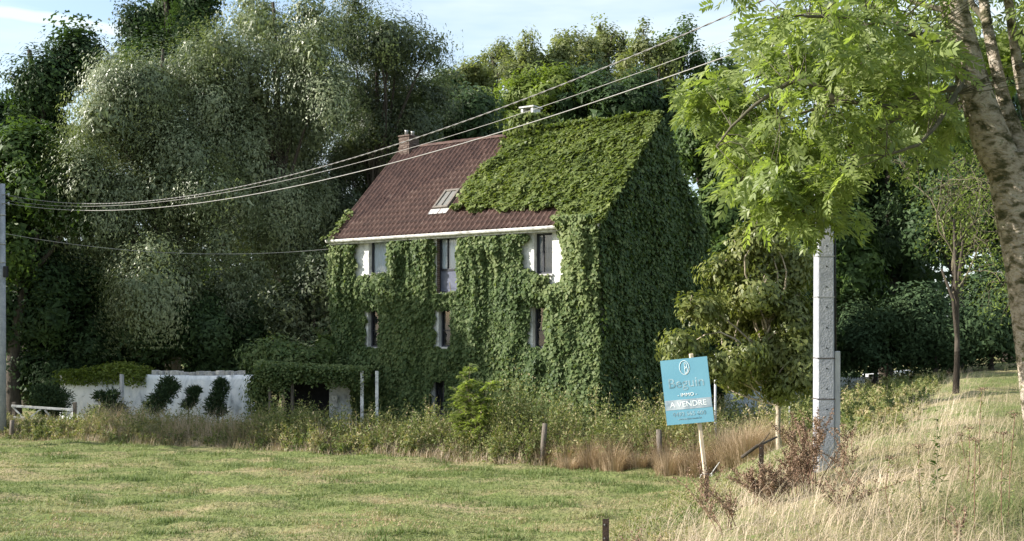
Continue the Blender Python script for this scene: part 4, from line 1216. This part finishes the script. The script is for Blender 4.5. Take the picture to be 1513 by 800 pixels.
# cloud-pruned conifers before the wall
def topiary(label, px, d, blobs, seed, lean=0):
    rng = np.random.default_rng(seed)
    b = np.array(foot(px, d)); t = thing('topiary_shrub', b, label, 'shrub', 'dark clipped shrubs before the white wall')
    Ps, Ns = [], []
    tbb = Tubes(); last = b - UP * .05
    for (bx, by, rx, ry) in blobs:
        c = at(bx, by, d); k = d / F; rad = np.array([rx * k, rx * k * .9, ry * k])
        n = int(420 * max(1, rx * ry / 60))
        dv = runit(rng, n); rr = (.35 + .65 * rng.random(n) ** .5) * (1 + .30 * rng.normal(size=n))
        Ps.append(c + dv * rad * rr[:, None]); Ns.append(dv)
        tbb.add([last, (last + c) / 2 + rng.normal(0, .06, 3), c], [.05, .04, .03], 6); last = c
    P = np.concatenate(Ps); N = np.concatenate(Ns); k = P[:, 2] > b[2]; P, N = P[k], N[k]; n = len(P)
    V, Fs = leaf_kites(P, rng.normal(size=(n, 3)), N + UP * .3 + rng.normal(0, .5, (n, 3)), .15, .04)
    bulk('foliage', V, Fs, M['conifer'], t, var=np.clip(.5 + .3 * rng.normal(size=n), 0, 1))
    tbb.build('trunk', M['bark'], t)
topiary('wide dark round shrub beside the low white gate', 74, 44.8, [(78, 588, 24, 14), (62, 582, 14, 12), (76, 604, 20, 12)], 1)
topiary('cloud-pruned shrub with broad skirt and two upper tufts', 158, 43.6, [(160, 612, 24, 12), (170, 603, 14, 8), (147, 586, 8, 6), (166, 584, 10, 7), (160, 594, 6, 6)], 2)
topiary('leaning shaggy shrub, tallest before the white wall', 240, 43.0, [(228, 602, 14, 9), (236, 590, 15, 9), (246, 577, 13, 10), (248, 566, 9, 9), (256, 572, 8, 6)], 3)
topiary('small thin spindly shrub between the two columnar ones', 280, 42.7, [(278, 598, 9, 5), (284, 590, 7, 5), (285, 579, 8, 6), (290, 577, 5, 4)], 4)
topiary('columnar dark shrub nearest the overgrown lean-to', 322, 42.2, [(320, 606, 14, 9), (316, 596, 11, 8), (322, 586, 10, 8), (327, 573, 10, 8), (326, 566, 7, 5)], 5)

# low white gate
gd = 42.6
gt = thing('field_gate', foot(65, gd), 'low weathered white gate with diagonal braces beside the pole', 'gate')
def bars(name, rows, w, t, mat, parent, d):
    for (a, b, c, e) in rows: MB().bar(at(a, b, d), at(c, e, d), w, t).build(name, M[mat], parent, bevel=.006)
bars('rail', [(17, 600, 108, 606), (20, 617, 108, 623)], .05, .09, 'white_paint', gt, gd)
bars('brace', [(18, 601, 34, 617), (43, 618, 60, 605), (66, 606, 78, 620), (92, 621, 106, 607)], .04, .06, 'white_paint', gt, gd + .06)
for px in (18, 108):
    p = at(px, 598, gd); MB().box(p[0] - .06, p[0] + .06, gd + .1, gd + .22, float(gz(p[0], gd)) - .1, p[2] + .08).build('post', M['wood'], gt, bevel=.01)

# ------------------------------------------------------------------ overgrown lean-to at the house corner
LD0, LD1 = 38.4, 41.2
x0, x1 = at(385, 550, LD0)[0], at(546, 550, LD0)[0]
lt = thing('lean_to', ((x0 + x1) / 2, (LD0 + LD1) / 2, 0), 'flat-roofed lean-to against the house, roof overgrown with green creeper', 'lean-to')
MB().box(x0, x1, LD0, LD1, 2.20, 2.30).build('roof_slab', M['wood'], lt, bevel=.02)
for px, wdt in ((399, .10), (432, .10)):
    p = at(px, 550, LD0 + .15); MB().box(p[0] - wdt / 2, p[0] + wdt / 2, LD0 + .1, LD0 + .1 + wdt, -.1, 2.2).build('post', M['wood'], lt, bevel=.01)
for px in (535, 557):
    p = at(px, 550, LD0 - .15); MB().box(p[0] - .055, p[0] + .055, LD0 - .2, LD0 - .09, -.1, 2.42).build('white_post', M['white_paint'], lt, bevel=.008)
xa, xb = at(487, 550, 40.2)[0], at(521, 550, 40.2)[0]
MB().box(xa, xb, 40.1, 40.3, -.1, 2.19).build('rendered_wall', M['white_wall'], lt)
xc, xd = at(524, 550, 40.2)[0], at(533, 550, 40.2)[0]
MB().box(xc, xd, 40.1, 40.3, -.1, 2.19).build('rendered_wall', M['white_wall'], lt)
MB().box(x0 + .3, xa - .02, 41.0, 41.15, -.1, 2.19).build('back_boarding', M['dark_room'], lt)  # near-black sheet painted as the shade under the lean-to roof
p = at(494, 593, 40.0)
bx = MB().box(p[0] - .12, p[0] + .12, 39.98, 40.09, p[2] - .22, p[2] + .22).build('meter_box', M['white_paint'], lt, bevel=.01)
MB().box(p[0] - .02, p[0] + .02, 39.968, 39.979, p[2] + .10, p[2] + .13).build('lock', M['black'], bx)
lc = thing('lean_to_creeper', ((x0 + x1) / 2, LD0, 2.3), 'bright creeper hanging in fringes from the lean-to roof', 'creeper')
n = 16000
x = x0 - .2 + (x1 - x0 + .2) * rng.random(n); y = LD0 - .15 + (LD1 - LD0) * rng.random(n) ** 1.6
edge = (y < LD0 + .12)
mound = np.clip(1 - (x - x0) / (x1 - x0) * 1.25, 0, 1)
z = 2.33 + .22 * rng.random(n) * (1 + mound) - np.where(edge, rng.random(n) ** 1.3 * (.25 + .75 * vnoise(x * 3, x * 0, 221)), 0)
P = np.stack([x, np.where(edge, LD0 - .1 + rng.normal(0, .08, n), y), z], 1)
V, Fs = leaf_kites(P, UP + rng.normal(0, .5, (n, 3)) + np.array([0, -.4, 0]), -UP * .6 + rng.normal(size=(n, 3)), .12, .08)
bulk('foliage', V, Fs, M['vine'], lc, var=np.clip(.55 + .25 * rng.normal(size=n) + .3 * (~edge), 0, 1))['kind'] = 'stuff'
tree('rounded_bush', 'rounded bright green bush swelling over the left end of the lean-to', foot(405, 40.2),
     lobes_at(40.2, [(425, 530, 48, 20), (395, 545, 30, 30), (385, 575, 16, 34), (460, 532, 30, 14)], .4, 70), 'vine', 15000, .13, .08, 130, .4, .08, 180, cat='bush', shell=.5)
tree('rounded_bush', 'green bush bulging from the house corner above the lean-to', foot(492, 41.6),
     lobes_at(40.9, [(490, 520, 24, 24), (480, 540, 24, 14), (505, 545, 24, 16)], .2, 71), 'vine', 8000, .14, .09, 70, .35, .06, 181, cat='bush', shell=.5)

# young sapling before the house door
def sapling(label, px, d, py_top, seed):
    rng = np.random.default_rng(seed)
    b = np.array(foot(px, d)); tp = at(px - 6, py_top, d); t = thing('sapling', b, label, 'sapling')
    tb_ = Tubes(); hgt = tp[2] - b[2]
    LP, LN, LT, LL = [], [], [], []
    stems = [(b, tp, .028)]
    for (dx, dz, f) in ((-.55, .72, .2), (.5, .8, .3), (-.25, .86, .4), (.3, .55, .15), (-.5, .45, .1)):
        a0 = b + (tp - b) * f; stems.append((a0, np.array([b[0] + dx, b[1] + rng.uniform(-.4, .4), b[2] + hgt * dz]), .014))
    for (a0, a1, r) in stems:
        q = np.linspace(0, 1, 6)[:, None]; pts = a0 + (a1 - a0) * q + np.sin(q * np.pi) * rng.normal(0, .06, 3)
        tb_.add(pts, r * (1.1 - q[:, 0]) + .004, 5)
        for k in range(36):
            f = rng.uniform(.3, 1.0); c0 = a0 + (a1 - a0) * f
            az = rng.random() * 6.283; dv = unit(np.array([math.cos(az), math.sin(az), rng.uniform(.0, .7)]))
            Ln = rng.uniform(.35, .62) * (1.15 - .5 * f); nn = unit(UP + rng.normal(0, .3, 3)); nn = unit(nn - dv * (nn @ dv)); bb = np.cross(nn, dv)
            tb_.add([c0, c0 + dv * Ln * .5 + UP * .02, c0 + dv * Ln - UP * Ln * .3], [.005, .004, .002], 4)
            for i_ in range(9):
                tt = .2 + .8 * i_ / 8; c = c0 + dv * Ln * tt - UP * Ln * .3 * tt * tt
                for sg_ in (-1, 1):
                    LP.append(c); LN.append(nn + rng.normal(0, .25, 3)); LT.append(bb * sg_ + dv * .4 - UP * .3); LL.append(.19 * (1.15 - .6 * tt))
    V, Fs = leaf_kites(np.array(LP), np.array(LN), np.array(LT), np.array(LL), np.array(LL) * .32)
    bulk('crown', V, Fs, M['ash'], t, var=np.clip(.55 + .25 * rng.normal(size=len(LP)), 0, 1))
    tb_.build('trunk', M['twig'], t)
sapling('tall leafy self-sown sapling before the house door', 700, 33, 538, 72)

# ------------------------------------------------------------------ low wall and thin posts between house and lane
A2 = np.array([*at(1075, 580, 41)[:2], 0]); B2 = np.array([*at(1345, 560, 54)[:2], 0])
d_ = unit(B2 - A2); L_ = np.linalg.norm(B2 - A2); nn_ = np.array([-d_[1], d_[0], 0])
lw = thing('low_wall', (A2 + B2) / 2, 'low whitewashed boundary wall half hidden behind the young tree', 'wall')
m_ = MB()
for i in range(10):
    a = A2 + d_ * L_ * i / 10; b = A2 + d_ * L_ * (i + .999) / 10
    c = (a + b) / 2; top = 1.62 + .03 * i + rng.normal(0, .03)
    m_.frame_box(c + UP * top / 2, d_, nn_, UP, np.linalg.norm(b - a), .3 + rng.normal(0, .01), top)
m_.build('wall_face', M['garden_white'], lw, bevel=.03)
for (px, d, y0, lab) in ((1057, 31, 522, 'thin pale metal post rising behind the estate sign'), (1167, 33, 478, 'thin pale metal post hidden in the young tree')):
    f_ = foot(px, d); tp = at(px, y0, d)
    t = thing('thin_post', f_, lab, 'post')
    MB().tube([np.array(f_) - UP * .2, tp], [.035, .035], 8).build('shaft', M['grey_plastic'], t, smooth=True)
    MB().tube([tp, tp + UP * .03], [.042, .03], 8).build('cap', M['black'], t)

# ------------------------------------------------------------------ field fence: wooden posts and wires
ff = thing('wire_fence', (-8, fence_y(-8), 0), 'old wire fence with wooden posts among the weeds', 'fence')
fx = []
for px, d, h, lean in ((20, 0, .6, .02), (800, 0, 1.2, .10), (975, 0, 1.05, -.05)):
    k = (px - CX) / F
    x = k * (39.8 - 9 / 21.3 * 18.6) / (1 + k * 9 / 21.3); y = fence_y(x) - .15
    z = float(gz(x, y)); fx.append((x, y, z, h))
    MB().tube([(x, y, z - .2), (x + lean * .5, y, z + h * .5), (x + lean, y, z + h)], [.085, .08, .075], 9).build('post', M['wood'], ff, smooth=True)
for lev in (.5, .8):
    for i in range(len(fx) - 1):
        a, b = fx[i], fx[i + 1]; q = np.linspace(0, 1, 9)
        pts = np.stack([a[0] + (b[0] - a[0]) * q, a[1] + (b[1] - a[1]) * q - .09, a[2] + (b[2] - a[2]) * q + a[3] * lev - .08 * np.sin(q * np.pi)], 1)
        MB().tube(pts, np.full(9, .0025), 4).build('wire', M['rust'], ff)
# steel angle posts on the bank
def steel_post(label, px, d, ztop_py, w):
    f_ = np.array(foot(px, d)); top = at(px, ztop_py, d)
    t = thing('steel_post', f_, label, 'post', 'dark steel angle posts on the bank')
    m_ = MB(); m_.box(f_[0] - w / 2, f_[0] + w / 2, d - .004, d + .004, f_[2] - .3, top[2]); m_.box(f_[0] + w / 2 - .008, f_[0] + w / 2, d + .004, d + .05, f_[2] - .3, top[2])
    m_.build('angle_bar', M['rust'], t)
    for q in range(3):
        z = top[2] - .05 - q * .12
        MB().tube([(f_[0] - .012, d - .0065, z), (f_[0] - .012, d - .0042, z)], [.007, .007], 8).build('bolt_hole', M['metal'], t)
steel_post('dark steel angle post in the meadow edge, clear of the sign', 895, 9.6, 767, .058)
steel_post('dark steel angle post between the sign and the concrete pole', 1125, 17.2, 657, .075)
# fallen bare branch behind that post
fb = thing('fallen_branch', foot(1128, 19), 'dark fallen branch leaning behind the steel post', 'branch')
MB().tube([at(1096, 676, 19), at(1118, 660, 19.1), at(1148, 646, 19.4)], [.03, .03, .016], 7).build('limb', M['bark'], fb, smooth=True)
MB().tube([at(1118, 660, 19.1), at(1130, 650, 19.0), at(1137, 640, 18.9)], [.014, .011, .005], 5).build('twig', M['bark'], fb, smooth=True)

# ------------------------------------------------------------------ concrete pole
PD = 15.0
pb = np.array(foot(1217, PD)); pt_z = at(0, -110, PD)[2]
cp = thing('concrete_pole', pb, 'tall square concrete utility pole with side conduit on the bank', 'utility pole')
hw0, hw1 = .122, .098
m_ = MB(); L = []
lev = np.linspace(pb[2] - .4, pt_z, 14)
for i, z in enumerate(lev):
    f = i / 13; h = hw0 + (hw1 - hw0) * f; c = .018
    ring = [(-h + c, -h), (h - c, -h), (h, -h + c), (h, h - c), (h - c, h), (-h + c, h), (-h, h - c), (-h, -h + c)]
    m_.v += [(pb[0] + a, pb[1] + b, z) for a, b in ring]
for i in range(13):
    for j in range(8): m_.f.append((i * 8 + j, i * 8 + (j + 1) % 8, i * 8 + 8 + (j + 1) % 8, i * 8 + 8 + j))
m_.f.append(tuple(range(13 * 8, 14 * 8)))
m_.build('shaft', M['concrete'], cp)
def hw(z): return hw0 + (hw1 - hw0) * (z - lev[0]) / (lev[-1] - lev[0])
z = pb[2] + .55; i = 0
while z < pt_z - .2:
    yf = pb[1] - hw(z)
    MB().tube([(pb[0] + .01, yf - .0025, z), (pb[0] + .01, yf + .01, z)], [.011, .011], 8).build('bolt_hole', M['black'], cp)
    if i % 5 in (1, 3):
        z2 = z + .14; h = hw(z2) + .003
        MB().box(pb[0] - h, pb[0] + h, pb[1] - h, pb[1] + h, z2 - .006, z2 + .006).build('band', M['rust'] if i % 2 else M['metal'], cp)
    z += .277; i += 1
zt = at(0, 519, PD)[2]
MB().box(pb[0] + hw0 + .004, pb[0] + hw0 + .082, pb[1] - .09, pb[1] - .02, pb[2] - .3, zt).build('conduit', M['grey_plastic'], cp, bevel=.012)
MB().tube([(pb[0] + hw0 + .02, pb[1] - .05, zt - .05), (pb[0] + hw(zt + 1) + .022, pb[1] - .05, zt + 1), (pb[0] + hw1 + .022, pb[1] - .05, pt_z - .3)], [.02, .02, .02], 8).build('riser_cable', M['black'], cp, smooth=True)

# left pole
QD = 40.0
qb = np.array(foot(3, QD)); qt = at(3, 272, QD)
lp = thing('wooden_pole', qb, 'slender grey utility pole at the garden corner carrying the cables', 'utility pole')
MB().tube([qb - UP * .3, (qb + qt) / 2, qt], [.15, .13, .105], 12).build('shaft', M['concrete'], lp, smooth=True)
for py in (318, 361, 388): 
    p = at(3, py, QD); MB().tube([p - UP * .02, p + UP * .02], [.135, .135], 12).build('band', M['metal'], lp, smooth=True)
for py in (289, 302):
    p = at(3, py, QD); MB().bar(p + np.array([.05, -.12, 0]), p + np.array([.34, -.2, .01]), .03, .03).build('bracket', M['metal'], lp)
    MB().tube([p + np.array([.32, -.2, .05]), p + np.array([.34, -.2, -.06])], [.04, .03], 8).build('insulator', M['grey_plastic'], lp, smooth=True)
p = at(10, 402, QD); MB().box(p[0] - .05, p[0] + .08, QD - .2, QD - .02, p[2] - .2, p[2] + .2).build('junction_box', M['black'], lp, bevel=.02)

# cables
def cable(label, A_, B_, sag, r, mat='cable', twist=0):
    A_, B_ = np.array(A_, float), np.array(B_, float)
    m = 90 if not twist else 700
    q = np.linspace(0, 1, m)
    pts = A_ + (B_ - A_) * q[:, None] - UP * (4 * sag * q * (1 - q))[:, None]
    t = thing('overhead_cable', A_, label, 'cable', 'overhead cables between the two poles')
    if twist:
        ph = q * twist * 2 * np.pi; side = unit(np.cross(B_ - A_, UP))
        for k_, m2 in ((0, mat), (np.pi, mat)):
            tb_ = Tubes(); tb_.add(pts + r * .9 * (np.cos(ph + k_)[:, None] * side + np.sin(ph + k_)[:, None] * UP), np.full(m, r), 5)
            tb_.build('strand', M[m2], t)
    else:
        tb_ = Tubes(); tb_.add(pts, np.full(m, r), 6); tb_.build('strand', M[mat], t)
    return t
la = at(3, 290, QD) + np.array([.34, -.2, 0]); lb_ = at(3, 302, QD) + np.array([.34, -.2, 0])
px_ = pb[0] - .13
cable('thick twisted cable, topmost between the two poles', la, (px_, PD - .1, 8.62), 1.33, .0075, 'cable_dark', twist=70)
cable('thin cable hanging just under the twisted one', at(3, 298, QD) + np.array([.34, -.2, 0]), (px_, PD - .1, 8.22), 1.10, .005)
cable('single cable, lowest between the two poles', lb_, (px_, PD - .1, 7.98), 1.10, .0085)
e = H(-.2, -.3, 6.85)
c_ = cable('slack thin cable from the grey pole to the house eave', at(6, 345, QD), e, .42, .008)
c_['group'] = 'service cables'

# ------------------------------------------------------------------ estate agent's sign
SD = 14.0
sb = np.array(foot(1044, SD))
sg = thing('estate_sign', sb, 'tilted teal for-sale board on a pale wooden stake', 'sign')
yaw = R(17); tilt = R(6.3)
sx_ = np.array([math.cos(yaw), -math.sin(yaw), 0.]); sn = np.array([-math.sin(yaw), -math.cos(yaw), 0.])   # right, facing
ax = sx_ * math.cos(tilt) + UP * math.sin(tilt); az_ = -sx_ * math.sin(tilt) + UP * math.cos(tilt)
scn = at(1015, 578, SD)
BW, BH = .600, .830
MB().frame_box(scn, ax, sn, az_, BW, .008, BH).build('board', M['teal'], sg)
board = [o for o in sg.children if o.name.startswith('board')][0]
MBX = MB().frame_box(scn - az_ * .165 * BH / .83 + sn * .0052, ax, sn, az_, BW * .985, .002, .125)
banner = MBX.build('banner', M['sign_grey'], board)
def text(body, cx, cy, size, mat, extr=.0012, sx=1.0):
    cu_ = bpy.data.curves.new('lettering', 'FONT'); cu_.body = body; cu_.size = size; cu_.align_x = 'CENTER'; cu_.align_y = 'CENTER'; cu_.extrude = extr
    to = bpy.data.objects.new('tmp', cu_); COL.objects.link(to)
    dg = bpy.context.evaluated_depsgraph_get()
    me = bpy.data.meshes.new_from_object(to.evaluated_get(dg))
    bpy.data.objects.remove(to); bpy.data.curves.remove(cu_)
    co = np.empty(len(me.vertices) * 3, np.float32); me.vertices.foreach_get('co', co); co = co.reshape(-1, 3)
    W = scn + np.outer(co[:, 0] * sx + cx, ax) + np.outer(co[:, 1] + cy, az_) + np.outer(co[:, 2] + (.0075 if mat == 'sign_white' else .0055), sn) - ORIGIN[sg]
    me.vertices.foreach_set('co', W.astype(np.float32).ravel()); me.materials.clear(); me.update()
    return link('lettering', me, M[mat], board, None)
text('Beguin', 0, .105, .175, 'sign_dark', sx=1.0)
text('- IMMO -', 0, -.045, .060, 'sign_white', sx=1.1)
text('A VENDRE', 0, -.165, .098, 'sign_white', sx=1.02)
text('0492 565 600', 0, -.290, .076, 'sign_dark')
text('www.beguin-immo.be', 0, -.350, .034, 'sign_dark')
# ringed emblem
em = MB(); a = np.linspace(0, 2 * np.pi, 41)
for (rx, rz, cx, cz, a0, a1) in ((.062, .088, 0, .300, 0, 2 * np.pi), (.030, .036, .004, .325, -1.6, 1.6), (.036, .040, .004, .268, -1.6, 1.6)):
    aa_ = np.linspace(a0, a1, 40)
    pts = scn + np.outer(cx + rx * np.cos(aa_), ax) + np.outer(cz + rz * np.sin(aa_), az_) + sn * .0062
    em.tube(pts, np.full(40, .0030), 5)
em.tube([scn + ax * .004 + az_ * .22 + sn * .0062, scn + ax * .004 + az_ * .365 + sn * .0062], [.0030, .0030], 5)
em.build('emblem', M['sign_white'], board)
ptop = at(1021, 523, SD + .05); pbot = at(1043, 706, SD + .05)
MB().bar(pbot, ptop, .045, .085, up=(0, -1, 0)).build('stake', M['fresh_wood'], sg, bevel=.006)
gp = at(1044, 700, SD - .005)
m_ = MB(); m_.box(gp[0] - .025, gp[0] + .025, SD - .012, SD - .004, sb[2] - .3, gp[2] + .02); m_.box(gp[0] + .017, gp[0] + .025, SD - .004, SD + .024, sb[2] - .3, gp[2] + .02)
m_.build('steel_stump', M['rust'], sg)
for dz in (.0, .03):
    MB().tube([gp + np.array([-.09, -.03, -.02 - dz]), gp + np.array([-.05, -.045, dz]), gp + np.array([.05, -.045, -dz]), gp + np.array([.08, .02, -.01])], np.full(4, .006), 5).build('wire_tie', M['white_paint'], sg)
MB().tube([gp + np.array([.05, -.04, 0]), gp + np.array([.16, -.03, .15])], [.006, .005], 5).build('wire_tie', M['white_paint'], sg)

# ------------------------------------------------------------------ dry dock plants and thistles on the bank
def dock(label, px, d, nst, h, seed, spread=.22, group='dry brown dock plants on the bank', seeds=150, mat='dock'):
    rng = np.random.default_rng(seed)
    b = np.array(foot(px, d)); t = thing('dock_plant', b, label, 'plant', group)
    tb_ = Tubes(); Ps = []; Ts = []
    for i in range(nst):
        lean = rng.normal(0, spread, 2); hh = h * rng.uniform(.65, 1.1)
        p0 = b + np.array([rng.normal(0, .06), rng.normal(0, .06), -.03]); q = np.linspace(0, 1, 6)[:, None]
        pts = p0 + np.concatenate([lean[0] * q ** 1.6, lean[1] * q ** 1.6, hh * q], 1) + rng.normal(0, .008, (6, 3))
        tb_.add(pts, np.linspace(.006, .003, 6), 5)
        m = seeds; f = .45 + .55 * rng.random(m); j = np.clip((f * 5).astype(int), 0, 4); fr = (f * 5 - j)[:, None]
        c = pts[j] * (1 - fr) + pts[j + 1] * fr
        Ps.append(c + rng.normal(0, .028, (m, 3)) * (1.3 - f)[:, None]); Ts.append(np.full(m, i))
        for s_ in range(3):
            k_ = rng.integers(2, 5); e_ = pts[k_] + np.array([rng.normal(0, .1), rng.normal(0, .1), rng.uniform(.08, .2)])
            tb_.add([pts[k_], (pts[k_] + e_) / 2 + np.array([0, 0, -.01]), e_], [.003, .0025, .002], 4)
            m = seeds // 3; f = rng.random((m, 1)); Ps.append(pts[k_] + (e_ - pts[k_]) * f + rng.normal(0, .014, (m, 3))); Ts.append(np.full(m, i))
    P = np.concatenate(Ps); n = len(P)
    V, Fs = leaf_kites(P, rng.normal(size=(n, 3)), rng.normal(size=(n, 3)), .022, .016)
    o = bulk('seed_head', V, Fs, M[mat], t, var=np.clip(.5 + .25 * rng.normal(size=n), 0, 1)); o['kind'] = 'stuff'
    tb_.build('stem', M['dock_stem'], t)
M['dock_stem'] = surf_mat('dock_stem', [(.3, (.10, .05, .035)), (.7, (.20, .12, .08))], 20, rough=.8)
dock('dense russet dock clump at the foot of the concrete pole', 1205, 12.6, 12, .85, 1, .25)
dock('low matted brown dock clump before the concrete pole', 1140, 12.4, 16, .45, 2, .28, seeds=190)
dock('tall thin dock stems growing up the sign stump', 1048, 13.7, 4, .75, 3, .08, seeds=70)
dock('brown dock clump between stake and pole base', 1175, 13.2, 8, .65, 4, .22)
dock('sprawling reddish dock stems at the meadow edge', 1080, 11.2, 7, .55, 5, .3, seeds=60)
dock('single leaning dock stem low on the bleached bank', 1420, 7.6, 1, .35, 6, .2, seeds=60)
dock('thin scattered dock stems right of the pole base', 1255, 13.5, 6, .6, 8, .3, seeds=70)
dock('tall russet dock stems leaning against the pole face', 1190, 13.9, 7, .95, 9, .18, seeds=110)
dock('low brown dock tuft in the grass below the pole', 1240, 10.4, 6, .4, 10, .3, seeds=80)
dock('small reddish dock tuft beside the steel post', 950, 10.2, 5, .32, 7, .2, seeds=50)
def yarrow(label, px, d, py_top, seed):
    rng = np.random.default_rng(seed)
    b = np.array(foot(px, d)); tp = at(px + rng.normal(0, 6), py_top, d)
    t = thing('yarrow_plant', b, label, 'plant', 'dry flower heads on the bank')
    pts = np.array([b - UP * .02, (b + tp) / 2 + rng.normal(0, .02, 3), tp]); tb_ = Tubes(); tb_.add(pts, [.004, .0035, .003], 5); tb_.build('stem', M['dock_stem'], t)
    n = 70
    P = tp + rng.normal(size=(n, 3)) * np.array([.028, .028, .009])
    V, Fs = leaf_kites(P, UP + rng.normal(0, .5, (n, 3)), rng.normal(size=(n, 3)), .014, .012)
    bulk('flower_head', V, Fs, M['dock'], t, var=np.clip(.35 + .3 * rng.normal(size=n), 0, 1))['kind'] = 'stuff'
    n = 40; f = rng.random((n, 1)); P = pts[0] + (tp - pts[0]) * f
    V, Fs = leaf_kites(P, rng.normal(size=(n, 3)), rng.normal(size=(n, 3)), .05, .012)
    bulk('leaf', V, Fs, M['weed'], t, var=np.clip(.5 + .2 * rng.normal(size=n), 0, 1))['kind'] = 'stuff'
for i, (px, d, py) in enumerate([(1320, 9.0, 676), (1362, 9.0, 658), (1440, 8.4, 650), (1428, 10.5, 632), (1448, 11, 575), (1418, 11, 642), (1490, 9, 612), (1480, 8.2, 640)]):
    yarrow('dry brown flat-topped flower head on a thin stem in the bleached grass', px, d, py, 400 + i)
def thistle(label, px, d, py_top, seed, n=160, mat='broad_mid'):
    rng = np.random.default_rng(seed)
    b = np.array(foot(px, d)); tp = at(px, py_top, d); t = thing('wild_plant', b, label, 'plant')
    tb_ = Tubes(); tb_.add([b, (b + tp) / 2, tp], [.008, .006, .003], 5); tb_.build('stem', M['twig'], t)
    f = rng.random(n) ** 1.6; az = rng.random(n) * 6.283
    dv = np.stack([np.cos(az), np.sin(az), .35 + 0 * az], 1)
    P = b + (tp - b) * f[:, None]
    V, Fs = leaf_kites(P, UP + rng.normal(0, .3, (n, 3)) - dv * .3, dv + rng.normal(0, .35, (n, 3)), .13 * (1.15 - f) * rng.uniform(.4, 1.2, n), .035)
    bulk('leaf', V, Fs, M[mat], t, var=np.clip(.5 + .25 * rng.normal(size=n), 0, 1))['kind'] = 'stuff'
thistle('green leafy weed standing alone in the bleached grass', 1384, 10.5, 606, 501, 60)
print('script done', len(bpy.data.objects))
